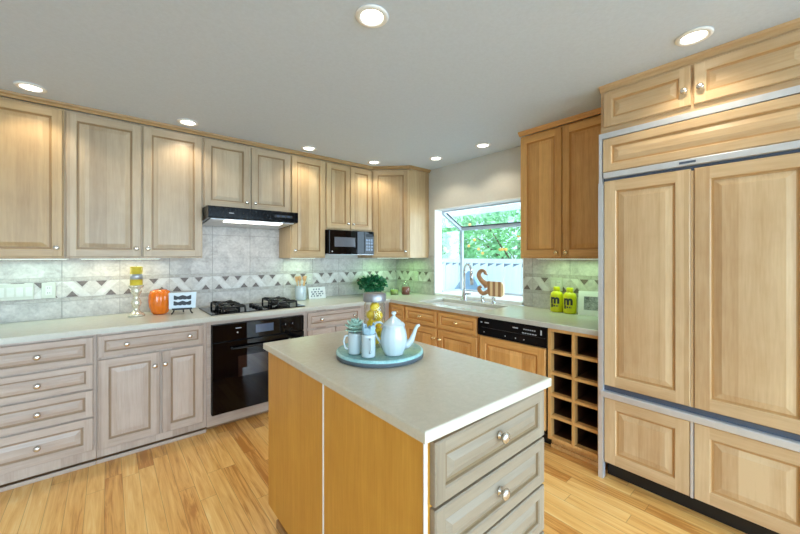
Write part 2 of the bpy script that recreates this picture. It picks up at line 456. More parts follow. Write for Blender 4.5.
# unseen wall behind the camera: three glazed openings shaped to bring in daylight
w = MB(); DX = [(-5.2, -3.7), (-3.35, -1.85), (-1.7, -0.2)]
e = X0
for a, b in DX: w.box(e, a, Y0 - .12, Y0, -.05, CEIL); e = b
w.box(e, 0.12, Y0 - .12, Y0, -.05, CEIL)
for a, b in DX: w.box(a, b, Y0 - .12, Y0, 2.3, CEIL); w.box(a, b, Y0 - .12, Y0, -.05, 0.0)
struct(w.build('wall_rear', M['wall_w']))
for n, (a, b) in enumerate(DX):
    f = MB(); m = (a + b) / 2
    for q in (a + .03, m, b - .03): f.box(q - .03, q + .03, Y0 - .1, Y0 - .02, 0, 2.3)
    f.box(a, b, Y0 - .1, Y0 - .02, 2.23, 2.3); f.box(a, b, Y0 - .1, Y0 - .02, 0, .08)
    fo = struct(f.build('window_%d' % (n + 2), M['white']))
    MB().box(a + .06, m - .03, Y0 - .065, Y0 - .06, .08, 2.23).box(m + .03, b - .06, Y0 - .065, Y0 - .06, .08, 2.23).build('pane', M['pane'], fo)
# yard ground outside the rear and window walls
struct(MB().box(-9, 0.12, -14, Y0 - .12, -.15, -.06).build('ground_patio', M['lawn']))
struct(MB().box(0.12, 7, -8, 4, -.35, -.25).build('ground_yard', M['lawn']))

# ------------------------------------------------------------------ tile backsplash (surface pattern of the walls)
TM = ['grout', 'tile', 'liner', 'tile_w', 'tile_g', 'tile_d']
def clip_poly(pts, lo, hi):
    for sgn, lim in ((1, lo), (-1, hi)):
        out = []
        for i in range(len(pts)):
            a, b = pts[i], pts[(i + 1) % len(pts)]
            ia, ib = sgn * (a[0] - lim) >= 0, sgn * (b[0] - lim) >= 0
            if ia: out.append(a)
            if ia != ib:
                t = (lim - a[0]) / (b[0] - a[0]); out.append((lim, a[1] + t * (b[1] - a[1])))
        pts = out
        if len(pts) < 3: return []
    return pts
def backsplash(name, u0, u1, z0, z1, phase, place, extra=()):
    b = MB(); T = 0.344; g = 0.002; ZB0, ZB1 = 1.072, 1.196
    def tile(ua, ub, za, zb, mi, d=0.009):
        ua, ub, zb = max(ua, u0), min(ub, u1), min(zb, zmax)
        if ub - ua < .004 or zb - za < .004: return
        b.slab([place(ua, za, .004), place(ub, za, .004), place(ub, zb, .004), place(ua, zb, .004)], place.n * (d - .004), mi)
    def poly(pts, mi, d):
        pts = clip_poly(pts, u0, u1)
        if pts: b.slab([place(u, z, .004) for u, z in pts], place.n * (d - .004), mi)
    zmax = z1
    b.slab([place(u0, z0, 0), place(u1, z0, 0), place(u1, z1, 0), place(u0, z1, 0)], place.n * .005, 0)
    for ua, ub, za, zb in extra:
        b.slab([place(ua, za, 0), place(ub, za, 0), place(ub, zb, 0), place(ua, zb, 0)], place.n * .005, 0)
    k0 = math.floor((u0 - phase) / T)
    for k in range(k0, k0 + int((u1 - u0) / T) + 3):
        a = phase + k * T
        tile(a + g, a + T - g, z0, ZB0 - .03, 1)
        tile(a + g, a + T - g, ZB1 + .03, z1, 1)
        for q in (0, .5):
            tile(a + q * T + g / 2, a + (q + .5) * T - g / 2, ZB0 - .028, ZB0 - .002, 2, .011)
            tile(a + q * T + g / 2, a + (q + .5) * T - g / 2, ZB1 + .002, ZB1 + .028, 2, .011)
        H = ZB1 - ZB0; w_ = .056; hw = .008
        # background stone of the frieze, then white zigzag, diamonds and slate triangles standing a hair proud
        poly([(a + g / 2, ZB0), (a + T - g / 2, ZB0), (a + T - g / 2, ZB1), (a + g / 2, ZB1)], 4, .0075)
        s0, s1 = .036, .136
        for sg in (1, -1):
            m = a if sg == 1 else a + T
            X = lambda q: m + sg * q
            poly([(X(0), ZB1 - .001), (X(.060), ZB1 - .001), (X(.172), ZB0 + .001), (X(.112), ZB0 + .001)], 3, .009)
            poly([(X(.080), ZB1 - .003), (X(.150), ZB1 - .003), (X(.115), ZB1 - .048)], 5, .0095)
            poly([(X(.022), ZB0 + .003), (X(.092), ZB0 + .003), (X(.057), ZB0 + .048)], 5, .0095)
    zmax = 9
    for ua, ub, za, zb in extra:
        k0 = math.floor((ua - phase) / T); u0, u1 = ua, ub
        for k in range(k0, k0 + int((ub - ua) / T) + 3):
            a = phase + k * T
            for z_a, z_b in ((za + g, za + (1.594 - 1.372) - g), (za + (1.594 - 1.372) + g, zb)):
                zmax = zb; tile(a + g, a + T - g, z_a, z_b, 1)
    return struct(b.build(name, [M[q] for q in TM]))
class PB:
    n = Vector((0, -1, 0))
    def __call__(s, u, z, d): return Vector((u, -d, z))
class PR:
    n = Vector((-1, 0, 0))
    def __call__(s, u, z, d): return Vector((-d, -u, z))
backsplash('trim_1', -3.75, -0.012, .915, 1.3715, -3.325, PB(), [(-2.438, -1.642, 1.3715, 1.69)])
backsplash('trim_2', 0.0, 0.636, .915, 1.3715, .02, PR())
backsplash('trim_3', 0.636, 0.733, .915, 1.40, .02, PR())
backsplash('trim_4', 1.927, 2.83, .915, 1.3715, 2.02, PR())

# ------------------------------------------------------------------ cabinets
YF = -0.635     # face frame plane of base cabinets (local -y is the front)
def base_body(parent, x0, x1, mk, open_top=False, yf=YF):
    b = MB()
    b.box(x0, x1, yf, -.012, .046, .877, 0)
    b.build('body', [M[mk][0]], parent)
    MB().box(x0, x1, yf + .055, -.012, 0.001, .0455).build('toe_kick', M['toe'], parent)
    MB().box(x0, x1, yf + .004, yf + .02, 0.001, .026, 0, .003).build('bottom_strip', M[mk][1], parent)
def drawer(parent, x0, x1, z0, z1, mk, knobs, y=YF - .0205, km='knob'):
    d = MB().door(x0, x1, z0, z1, y, .02, .05, True).build('drawer', list(M[mk]), parent)
    for kx in knobs: knob(d, kx, (z0 + z1) / 2, y + .002, km)
    return d
def door(parent, x0, x1, z0, z1, mk, kx=None, kz=None, y=YF - .0205, km='knob'):
    d = MB().door(x0, x1, z0, z1, y, .02, .056).build('door', list(M[mk]), parent)
    if kx is not None: knob(d, kx, kz, y + .001, km)
    return d
GB = 'base cabinets along the back wall'
c = thing('drawer_cabinet', 'pale maple base cabinet of four stacked drawers, leftmost under the back counter', 'cabinet', (-3.385, 0, 0), 0, GB)
base_body(c, -.31, .268, 'pale')
for z0, z1 in ((.688, .857), (.52, .676), (.338, .508), (.112, .326)): drawer(c, -.285, .255, z0, z1, 'pale', [0.0])
c = thing('base_cabinet', 'pale maple base cabinet with one wide drawer over two doors, left of the oven', 'cabinet', (-2.79, 0, 0), 0, GB)
base_body(c, -.325, .325, 'pale')
drawer(c, -.317, .300, .712, .857, 'pale', [-.167, .207])
door(c, -.317, .022, .10, .697, 'pale', -.009, .602); door(c, .034, .300, .10, .697, 'pale', .053, .604)
c = thing('oven_cabinet', 'pale wood cabinet frame around the black oven under the cooktop', 'cabinet', (-2.05, 0, 0), 0, GB)
b = MB(); b.box(-.413, -.384, YF, -.012, .04, .877); b.box(.386, .413, YF, -.012, .04, .877); b.box(-.384, .386, YF, -.012, .04, .125); b.box(-.384, .386, YF, -.012, .843, .877)
b.build('body', M['pale'][1], c)
MB().box(-.413, .413, YF + .055, -.012, .001, .0395).build('toe_kick', M['toe'], c)
c = thing('base_cabinet', 'pale maple base cabinet with one drawer over doors, between the oven and the corner', 'cabinet', (-1.325, 0, 0), 0, GB)
base_body(c, -.311, .6885, 'pale')
drawer(c, -.297, .297, .708, .853, 'pale', [-.158, .216])
door(c, -.297, -.004, .10, .69, 'pale', -.03, .60); door(c, .004, .297, .10, .69, 'pale', .03, .60)

# oven
ov = thing('wall_oven', 'black built-in oven under the gas cooktop with glass door and bar handle', 'oven', (-2.05, 0, 0))
MB().box(-.38, .38, -.655, -.05, .128, .84, 0).build('body', M['black'], ov)
p = MB().box(-.382, .382, -.668, -.6555, .706, .84, 0, .003).build('control_panel', M['glass_b'], ov)
MB().box(-.05, .10, -.6692, -.6683, .742, .81).build('display', M['ctrl'], p)  # the window's reflection is put into the display's blue colour
for kx in (.20, .265):
    q = MB().lathe([(.026, 0), (.025, .004), (.017, .006), (.015, .018), (0, .019)], (kx, -.668, .775), '-y', 20).build('dial', M['black'], p)
    MB().box(kx - .0015, kx + .0015, -.6885, -.6872, .778, .79).build('pointer', M['mark'], q)
MB().box(-.21, -.165, -.6692, -.6683, .797, .803).build('marking', M['mark'], p); MB().box(-.20, -.19, -.6692, -.6683, .76, .77).build('marking', M['mark'], p)
d = MB().box(-.382, .382, -.672, -.6555, .13, .70, 0, .004).build('door', M['glass_b'], ov)
MB().box(-.19, .19, -.6735, -.6722, .40, .57).build('window', M['oven_win'], d)
MB().tube([(-.24, -.672, .645), (-.24, -.70, .645), (-.22, -.708, .645), (.22, -.708, .645), (.24, -.70, .645), (.24, -.672, .645)], .008, 10).build('handle', M['black_m'], d)

# window wall base run: local x runs along -Y from the corner
RZ = R(-90)
GR = 'base cabinets along the window wall'
c = thing('base_cabinet', 'narrow amber maple corner base cabinet with one small drawer, beside the pale corner run', 'cabinet', (0, -.80, 0), RZ, GR)
base_body(c, -.1635, .118, 'honey')
drawer(c, -.105, .105, .715, .855, 'honey', [0.0], km='brass'); door(c, -.105, .105, .10, .69, 'honey', .08, .60, km='brass')
c = thing('sink_cabinet', 'amber maple sink base cabinet with two drawer fronts over two doors below the window', 'cabinet', (0, -1.40, 0), RZ, GR)
b = MB(); b.box(-.48, .475, YF, -.012, .04, .70); b.box(-.48, .475, YF, YF + .02, .70, .877); b.box(-.48, -.46, YF + .02, -.012, .70, .877); b.box(.455, .475, YF + .02, -.012, .70, .877)
b.build('body', M['honey'][0], c); MB().box(-.48, .475, YF + .055, -.012, .001, .0395).build('toe_kick', M['toe'], c)
for a, bb in ((-.462, -.012), (.012, .462)):
    drawer(c, a, bb, .708, .857, 'honey', [(a + bb) / 2], km='brass')
    door(c, a, bb, .10, .69, 'honey', -.04 if a < -.1 else .04, .60, km='brass')
dw = thing('dishwasher', 'black dishwasher with amber maple door panel, between sink cabinet and wine rack', 'dishwasher', (0, -2.183, 0), RZ)
MB().box(-.304, .302, -.63, -.03, .10, .874).build('body', M['black'], dw)
p = MB().box(-.302, .30, -.662, -.631, .728, .868, 0, .003).build('control_panel', M['black'], dw)
MB().box(-.26, .29, -.6635, -.662, .795, .798).build('trim_line', M['black_m'], p)
def mark(x0, x1, z0, z1): MB().box(x0, x1, -.6634, -.6622, z0, z1).build('marking', M['mark'], p)
mark(-.27, -.255, .834, .842); mark(-.23, -.19, .834, .842); mark(.03, .075, .834, .842); mark(.255, .265, .815, .85)
for k in range(6): mark(.12 + k * .017, .131 + k * .017, .834, .842); mark(.11 + k * .02, .124 + k * .02, .806, .813)
for k in (-.24, -.04, .05, .12): mark(k, k + .008, .755, .762)
MB().door(-.290, .286, .13, .722, -.656, .022, .062).build('door', list(M['honey']), dw)
MB().box(-.302, .300, -.57, -.03, .002, .098).build('toe_kick', M['black_m'], dw)

wr = thing('wine_rack', 'open maple wine rack of ten square cubbies, between dishwasher and refrigerator', 'wine rack', (0, -2.662, 0), RZ)
xs = [-.165, .0, .165]; zs = [.095 + i * .1536 for i in range(6)]
b = MB(); q = MB()
for x in xs:
    xa, xb = (x - .011, x + .011) if x else (-.009, .009)
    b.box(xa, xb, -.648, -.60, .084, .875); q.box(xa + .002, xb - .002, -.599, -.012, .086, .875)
for i, z in enumerate(zs):
    for xa, xb in ((-.154, -.009), (.009, .154)):
        b.box(xa, xb, -.646, -.60, z - .010, z + .010); q.box(xa, xb, -.599, -.012, z - .008, z + .008)
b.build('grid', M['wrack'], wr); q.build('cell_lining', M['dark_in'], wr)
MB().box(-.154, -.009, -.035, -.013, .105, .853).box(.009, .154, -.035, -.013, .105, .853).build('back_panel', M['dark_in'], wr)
MB().box(-.176, .166, -.59, -.012, .002, .083, 0).box(-.176, .166, -.60, -.59, .002, .03).build('plinth', M['wrack'], wr)

# one continuous L shaped countertop with the sink cut-out
CT0, CT1 = .8785, .914
b = MB()
CBF, CRF = -.69, -.668
SX0, SX1, SY0, SY1 = -.55, -.16, -1.86, -1.02
E_ = .0001
xs_ = [-3.715, CRF, SX0, SX1, -.0125]
def quadtop(bm_rects):
    vm = {}
    def g(x, y, z):
        k = (round(x, 4), round(y, 4), z)
        if k not in vm: vm[k] = b.v((x, y, z))
        return vm[k]
    from collections import Counter
    ec = Counter(); 
    for x0, x1, y0, y1 in bm_rects:
        P = [(x0, y0), (x1, y0), (x1, y1), (x0, y1)]
        b.face([g(*q, CT1) for q in P]); b.face([g(*q, CT0) for q in P][::-1])
        for i in range(4): ec[frozenset((P[i], P[(i + 1) % 4]))] += 1
    for k, n in ec.items():
        if n == 1:
            p, q = tuple(k); b.face([g(*p, CT0), g(*q, CT0), g(*q, CT1), g(*p, CT1)])
cols = [-3.715, CRF, SX0, SX1, -.0125]; rows = [-2.829, SY0, SY1, CBF, -.0125]
rows = [-2.829, SY0, SY1, CBF, -.0125]
rects = []
for i in range(4):
    for j in range(4):
        x0, x1, y0, y1 = cols[i], cols[i + 1], rows[j], rows[j + 1]
        if i == 0 and j < 3: continue
        if i == 2 and j == 1: continue
        rects.append((x0, x1, y0, y1))
quadtop(rects)
bmesh.ops.recalc_face_normals(b.bm, faces=b.bm.faces[:])
es = [e for e in b.bm.edges if len(e.link_faces) == 2 and e.calc_face_angle() > 1.0 and all(v.co.z > .9 for v in e.verts)]
bmesh.ops.bevel(b.bm, geom=es, offset=.006, segments=3, profile=.5, affect='EDGES')
tag(b.build('countertop', M['counter']), 'off-white L-shaped countertop running along the back wall and under the window', 'countertop')

# sink
sk = thing('sink', 'white undermount double sink set in the counter below the window', 'sink', (-.355, -1.44, .877))
b = MB()
ym = -.06
def bowl(x0, x1, y0, y1, d):
    b.box(x0, x1, y0, y1, -d - .01, -d); b.box(x0 - .008, x0, y0 - .008, y1 + .008, -d - .01, .0); b.box(x1, x1 + .008, y0 - .008, y1 + .008, -d - .01, .0)
    b.box(x0, x1, y0 - .008, y0, -d - .01, .0); b.box(x0, x1, y1, y1 + .008, -d - .01, .0)
bowl(-.187, .187, .04, .412, .15)
b.build('small_basin', M['white'], sk)
b = MB(); bowl(-.187, .187, -.412, .022, .165); b.build('large_basin', M['white'], sk)
MB().lathe([(0, .002), (.035, .002), (.04, 0)], (0, .22, -.149)).build('drain', M['steel'], sk)
MB().lathe([(0, .002), (.035, .002), (.04, 0)], (0, -.19, -.164)).build('drain', M['steel'], sk)
fa = thing('faucet', 'tall chrome pull-down kitchen faucet standing behind the sink', 'faucet', (-.125, -1.30, .9145))
MB().lathe([(0, 0), (.03, 0), (.03, .008), (.024, .014), (.023, .10), (.018, .11), (0, .112)], (0, 0, 0), seg=20).build('base', M['steel'], fa)
pts = [(0, 0, .10), (0, 0, .31)] + [(-.03 * (1 - math.cos(a)), -.07 * (1 - math.cos(a)), .31 + .08 * math.sin(a)) for a in [PI * k / 10 for k in range(1, 10)]] + [(-.06, -.14, .31)]
MB().tube(pts, .0125, 12).build('spout', M['chrome'], fa)
MB().tube([(-.06, -.14, .312), (-.061, -.144, .27), (-.063, -.15, .18)], [.0135, .017, .019], 14).build('spray_head', M['steel'], fa)
MB().tube([(.0, -.018, .07), (-.01, -.06, .075), (-.015, -.11, .085)], [.012, .01, .008], 10).build('handle', M['steel'], fa)
GS = 'small chrome caps on the sink ledge'
for x, y, lb in ((-.105, -1.52, 'round chrome soap dispenser cap nearer the faucet on the sink ledge'), (-.11, -1.66, 'round chrome air gap cap farther from the faucet on the sink ledge')):
    o = MB().lathe([(0, 0), (.022, 0), (.022, .006), (.017, .012), (.017, .048), (.02, .052), (.02, .06), (.012, .066), (0, .067)], (0, 0, 0), seg=18).build('chrome_stub', M['chrome'], None, (x, y, .9145))
    tag(o, lb, 'sink fitting', GS)

# upper cabinets on the back wall
UY = -.305
GU = 'wall cabinets above the back counter'
def upper(x0, x1, z0, mk, doors, label, dz=.012, depth=UY):
    xm = (x0 + x1) / 2
    c = thing('wall_cabinet', label, 'cabinet', (xm, 0, z0), 0, GU)
    MB().box(x0 - xm, x1 - xm, depth, -.002, 0, 2.425 - z0).build('body', M[mk][0], c)
    for a, bb, side in doors:
        kx = (bb - .03 if side == 'r' else a + .03) - xm
        door(c, a - xm, bb - xm, dz, 2.408 - z0, mk, kx, .075, depth - .0205)
    return c
upper(-3.75, -3.291, 1.3725, 'tan', [(-3.735, -3.299, 'r')], 'leftmost tall tan maple wall cabinet, single door at the left edge')
upper(-3.290, -2.432, 1.3725, 'maple_downlit', [(-3.281, -2.859, 'r'), (-2.846, -2.440, 'l')], 'tall two-door maple wall cabinet, left of the range hood')
upper(-2.431, -1.649, 1.812, 'maple_downlit', [(-2.422, -2.044, 'r'), (-2.028, -1.659, 'l')], 'short two-door maple wall cabinet directly above the range hood')
upper(-1.648, -1.258, 1.3725, 'cream', [(-1.638, -1.268, 'l')], 'tall narrow single-door maple wall cabinet between range hood and microwave')
upper(-1.257, -.638, 1.682, 'cream', [(-1.247, -.954, 'r'), (-.945, -.648, 'l')], 'short two-door maple wall cabinet directly above the microwave')
c = thing('corner_wall_cabinet', 'tall diagonal maple corner wall cabinet between microwave and window', 'cabinet', (0, 0, 1.3725), R(-45), GU)
def rot45(x, y): a = R(45); return (x * math.cos(a) - y * math.sin(a), x * math.sin(a) + y * math.cos(a))
b = MB().prism([rot45(*q) for q in ((-.637, -.002), (-.637, -.315), (-.315, -.637), (-.002, -.637), (-.002, -.002))], 0, 1.0525)
b.build('body', M['cream'][0], c)
fd = -(.637 + .315) / math.sqrt(2)
door(c, -.215, .205, .012, 1.036, 'cream', .175, .075, fd - .0205)
c = thing('wall_cabinet', 'tall two-door amber maple wall cabinet between window and refrigerator', 'cabinet', (0, -2.448, 1.3725), RZ)
MB().box(-.378, .378, UY, -.002, 0, 1.0525).build('body', M['honey'][0], c)
door(c, -.368, -.015, .012, 1.036, 'honey', -.05, .045, UY - .0205, 'brass'); door(c, -.007, .368, .012, 1.036, 'honey', .025, .045, UY - .0205, 'brass')
# crown mouldings against the ceiling
def crown(name, path, m):
    b = MB(); prof = [(0, 2.425), (.012, 2.425), (.018, 2.437), (.03, 2.447), (.034, 2.4595), (0, 2.4595)]
    P = [Vector((x, y)) for x, y in path]; rings = []
    for i, p in enumerate(P):
        def nrm(a, bb): d = (bb - a).normalized(); return Vector((d.y, -d.x))
        if i == 0: n = nrm(P[0], P[1]); s = 1
        elif i == len(P) - 1: n = nrm(P[-2], P[-1]); s = 1
        else:
            n1, n2 = nrm(P[i - 1], p), nrm(p, P[i + 1]); n = (n1 + n2).normalized(); s = 1 / max(.3, n.dot(n1))
        rings.append([b.v((p.x + n.x * s * d, p.y + n.y * s * d, z)) for d, z in prof])
    for A, B in zip(rings, rings[1:]):
        for k in range(len(prof)): b.face((A[k], A[(k + 1) % len(prof)], B[(k + 1) % len(prof)], B[k]))
    b.face(rings[0]); b.face(rings[-1][::-1])
    return struct(b.build(name, m))
crown('trim_5', [(-3.75, UY - .012), (-.637, UY - .012), (-.327, -.642), (-.001, -.642)], wood('tan crown', rgb(178, 146, 102), rgb(142, 110, 72), 'x'))
crown('trim_6', [(UY - .012, -2.07), (UY - .012, -2.826)], wood('honey crown', rgb(224, 174, 110), rgb(176, 122, 66), 'y'))
crown('trim_7', [(-.652, -2.835), (-.652, -3.76)], wood('fridge crown', rgb(216, 186, 144), rgb(180, 140, 96), 'y'))

# range hood
h = thing('range_hood', 'black under-cabinet range hood with lit lens above the cooktop', 'range hood', (-2.04, 0, 1.69))
b = MB(); P = [(-.01, .119), (-.50, .119), (-.505, .112), (-.505, .028), (-.495, .02), (-.01, -.012)]
b.slab([(-.388, y, z) for y, z in P], (.776, 0, 0)); b.build('body', M['black'], h)
p = MB().box(.16, .33, -.5065, -.5052, .06, .085).build('control_strip', M['black_m'], h)
for k in range(3): MB().box(.18 + k * .05, .205 + k * .05, -.509, -.5066, .067, .078).build('switch', M['ctrl'], p)
MB().box(-.23, -.19, -.5065, -.5053, .065, .071).build('marking', M['mark'], h)
slope = (.02 + .012) / .485
b = MB(); b.slab([(-.36, -.47, .0165), (.36, -.47, .0165), (.36, -.05, .0165 - .42 * slope), (-.36, -.05, .0165 - .42 * slope)], (0, 0, -.004)); b.build('filter_plate', M['rail'], h)
b = MB(); b.slab([(-.24, -.465, .0115), (.25, -.465, .0115), (.25, -.36, .0115 - .105 * slope), (-.24, -.36, .0115 - .105 * slope)], (0, 0, -.006)); b.build('lamp_lens', M['hoodlamp'], h)
def area(name, parent, loc, rot, sx, sy, watt, col):
    d = bpy.data.lights.new(name, 'AREA'); d.shape = 'RECTANGLE'; d.size = sx; d.size_y = sy; d.energy = watt; d.color = col
    o = bpy.data.objects.new(name, d); COL.objects.link(o); o.parent = parent; o.location = loc; o.rotation_euler = rot
    return o
area('hood_light', h, (0, -.41, -.006), (0, 0, 0), .46, .09, 1.3, (1, .95, .88))

# microwave
mw = thing('microwave', 'black microwave oven mounted under the short wall cabinet near the corner', 'microwave', (-.948, 0, 1.405))
MB().box(-.295, .29, -.355, -.012, .012, .274).build('body', M['black'], mw)
d = MB().box(-.297, .158, -.378, -.356, .006, .270, 0, .004).build('door', M['glass_b'], mw)
MB().box(-.235, .03, -.3795, -.3783, .09, .195).build('window', plain('grey mesh window', rgb(96, 100, 108), .12, var=.05), d)
p = MB().box(.161, .292, -.376, -.356, .006, .270, 0, .003).build('control_panel', M['glass_b'], mw)
for i in range(4):
    for j in range(3): MB().box(.178 + j * .034, .204 + j * .034, -.3785, -.3762, .05 + i * .036, .074 + i * .036).build('button', M['ctrl'], p)
MB().box(.18, .275, -.3785, -.3762, .21, .245).build('display', M['black'], p)
MB().lathe([(.008, 0), (.007, .002), (0, .002)], (-.262, -.3782, .038), '-y', 14).build('badge', M['mark'], d)
MB().box(-.295, .29, -.37, -.012, 0, .011).build('underside_vent', M['rail'], mw)

# cooktop
ck = thing('cooktop', 'black glass gas cooktop with four burners set on the back counter', 'cooktop', (-2.03, -.365, .9145))
MB().box(-.40, .40, -.255, .235, 0, .008, 0, .003).build('glass_top', M['glass_b'], ck)
for sx in (-.215, .245):
    for sy in (-.12, .12):
        bn = MB().lathe([(0, .0085), (.055, .0085), (.05, .016), (.034, .018), (.034, .026), (.028, .03), (0, .031)], (sx, sy, 0), seg=20).build('burner', M['black_m'], ck)
        MB().lathe([(.024, .031), (.024, .036), (.0, .038)], (sx, sy, 0), seg=16).build('burner_cap', M['rail'], bn)
        g = MB()
        for a in range(4):
            ca, sa = math.cos(a * PI / 2 + PI / 4), math.sin(a * PI / 2 + PI / 4)
            g.tube([(sx + ca * .125, sy + sa * .125, .009), (sx + ca * .122, sy + sa * .122, .05), (sx + ca * .1, sy + sa * .1, .058), (sx + ca * .03, sy + sa * .03, .054)], .0085, 8)
        q = [(sx + .083 * a, sy + .083 * bb, .046) for a, bb in ((-1, -1), (1, -1), (1, 1), (-1, 1), (-1, -1))]
        g.tube(q, .008, 8); g.build('grate', M['black_m'], ck)
for k in range(4): MB().lathe([(0, 0.0085), (.02, .0085), (.019, .026), (.014, .03), (0, .031)], (.012 + (k % 2) * .0, -.17 + k * .085, 0), seg=16).build('knob', M['black_m'], ck)

# refrigerator with wood panels
fr = thing('refrigerator', 'large built-in refrigerator with maple raised panels and silver rails, right edge', 'refrigerator', (0, -2.84, 0), RZ)
FX = .925; FY = -.66
b = MB(); b.box(0, FX, FY, -.02, .12, 2.15); b.build('body', M['rail_d'], fr)
b = MB(); b.box(-.002, .024, -.70, FY, .001, 1.845); b.box(-.002, .016, -.69, FY, 1.845, 2.155); b.box(.016, FX, -.69, FY, 2.122, 2.155); b.box(FX - .02, FX, -.70, FY, .001, 2.122)
b.build('frame', M['rail'], fr)
b = MB(); b.box(.024, FX - .02, -.695, FY, 1.872, 1.908, 0, .004); b.build('top_rail', M['rail'], fr)
MB().box(.024, FX - .02, -.672, FY, 1.859, 1.871).build('shadow_rail', M['rail_d'], fr)
MB().box(.40, .47, -.6965, -.6952, 1.884, 1.896).build('badge', M['rail_d'], fr)
MB().door(.02, FX - .02, 1.912, 2.118, -.69, .028, .062, True).build('grille_panel', list(M['fridge']), fr)
MB().door(.028, .446, .585, 1.854, -.69, .028, .066).build('door', list(M['fridge']), fr)
MB().door(.462, .895, .585, 1.854, -.69, .028, .066).build('door', list(M['fridge']), fr)
MB().box(.024, FX - .02, -.676, FY, .552, .58).build('shadow_rail', M['rail_d'], fr)
MB().box(.01, FX - .01, -.708, FY, .512, .551, 0, .006).build('lower_rail', M['rail'], fr)
MB().door(.028, .444, .105, .508, -.69, .028, .066).build('drawer', list(M['fridge']), fr)
MB().door(.462, .895, .105, .508, -.69, .028, .066).build('drawer', list(M['fridge']), fr)
MB().box(.447, .459, -.692, FY, .105, .508).build('divider', M['rail'], fr)
MB().box(.447, .459, -.684, FY, .585, 1.843).build('divider', M['fridge'][0], fr)
MB().box(.024, FX - .02, -.62, -.02, .001, .118).build('kick_plate', M['black_m'], fr)
c = thing('over_fridge_cabinet', 'long two-door maple cabinet above the built-in refrigerator, under the ceiling', 'cabinet', (0, -2.84, 2.157), RZ)
MB().box(0, FX, -.66, -.002, 0, .268).build('body', M['fridge'][1], c)
for a, bb, kx in ((.02, .446, .42), (.458, .90, .487)):
    d = MB().door(a, bb, .038, .252, -.681, .02, .052, True).build('door', list(M['fridge']), c); knob(d, kx, .118, -.679, r=.017)

# ------------------------------------------------------------------ island
isl = thing('kitchen_island', 'golden wood kitchen island with pale drawers and thick warm grey worktop', 'kitchen island', (-2.135, -2.475, 0))
b = MB(); b.box(-.270, .318, -.560, .595, .10, .905); b.build('body', M['oak'], isl)
b = MB(); b.box(-.285, -.271, -.560, -.008, .10, .905); b.build('side_panel', M['oak'], isl)
b = MB(); b.box(-.285, -.271, .004, .595, .10, .905); b.build('side_panel', M['oak'], isl)
MB().box(-.286, -.271, -.0075, .0035, .10, .905).build('joint_strip', M['white'], isl)
MB().box(-.288, -.278, -.566, -.5605, .02, .905).build('corner_strip', M['white'], isl)
MB().box(-.25, .285, -.52, .535, .001, .0995).build('toe_kick', M['oak'], isl)
MB().box(-.268, -.2505, -.52, .535, .001, .045, 0, .004).build('shoe_moulding', M['shoe'], isl)
for z0, z1 in ((.722, .893), (.548, .713), (.373, .538), (.115, .363)):
    d = MB().door(-.264, .316, z0, z1, -.584, .022, .05, True).build('drawer', list(M['pale_dimmed']), isl)
    knob(d, .03, (z0 + z1) / 2 + .01, -.582, r=.019)
b = MB().prism([(-.304, -.584), (.336, -.600), (.336, .618), (-.304, .618)], .9055, .936, 0, .006)
b.build('worktop', M['island_top'], isl)

# ------------------------------------------------------------------ tray and its things
ZT = .9365
TX, TY = -2.11, -2.43
b = MB(); b.lathe([(0, 0), (.184, 0), (.197, .004), (.197, .020), (.196, .027), (.189, .031), (.182, .029), (.174, .025), (0, .025)], (0, 0, 0), seg=64, mis=[1, 1, 1, 0, 0, 0, 0, 0])
tag(b.build('tray', [M['teal'], M['tray_rim']], None, (TX, TY, ZT)), 'round pale teal tray with slate rim on the island worktop', 'tray')
Z1 = ZT + .0255
tp = thing('teapot', 'white china teapot with domed lid on the teal tray', 'teapot', (-2.106, -2.524, Z1), R(-44))
fl = lambda a, hh: 1 + .014 * math.cos(14 * a)
MB().lathe([(0, .003), (.036, .003), (.04, 0), (.043, .003), (.042, .008), (.05, .02), (.055, .04), (.058, .055), (.0575, .075), (.0545, .095), (.0495, .112), (.047, .122), (.050, .128), (.047, .131), (.036, .131)], (0, 0, 0), seg=56, wob=fl).build('body', M['china'], tp)
MB().lathe([(.0455, .1315), (.044, .135), (.035, .141), (.024, .151), (.014, .159), (.008, .164), (.0065, .168), (.010, .173), (.0115, .178), (.009, .184), (0, .186)], (0, 0, 0), seg=32).build('lid', M['china'], tp)
MB().tube([(.042, 0, .036), (.062, 0, .044), (.078, 0, .062), (.088, 0, .088), (.096, 0, .112), (.104, 0, .124), (.114, 0, .127)], [.018, .017, .013, .009, .0075, .007, .006], 12).build('spout', M['china'], tp)
MB().tube([(-.042, 0, .124), (-.058, 0, .137), (-.076, 0, .136), (-.088, 0, .122), (-.086, 0, .098), (-.074, 0, .072), (-.06, 0, .052), (-.05, 0, .044)], .0052, 10).build('handle', M['china'], tp)
jr = thing('glass_jar', 'tall clear glass jar of lemons with steel lid on the teal tray', 'jar', (-2.095, -2.368, Z1))
MB().lathe([(0, .003), (.047, .003), (.050, .006), (.0505, .198), (.045, .208), (.045, .214)], (0, 0, 0), seg=36).build('glass', M['jar'], jr)
MB().lathe([(0, .218), (.049, .218), (.049, .213), (.053, .213), (.054, .216), (.054, .248), (.050, .252), (0, .252)], (0, 0, 0), seg=36).build('lid', M['lid'], jr)
GL = 'lemons in the glass jar'
lemon = None
lp = []
for i in range(5):
    a = .5 + i * 1.45
    lp += [(.0235 * math.cos(a), .0235 * math.sin(a), .029 + .0395 * i), (-.0235 * math.cos(a), -.0235 * math.sin(a), .029 + .0395 * i)]
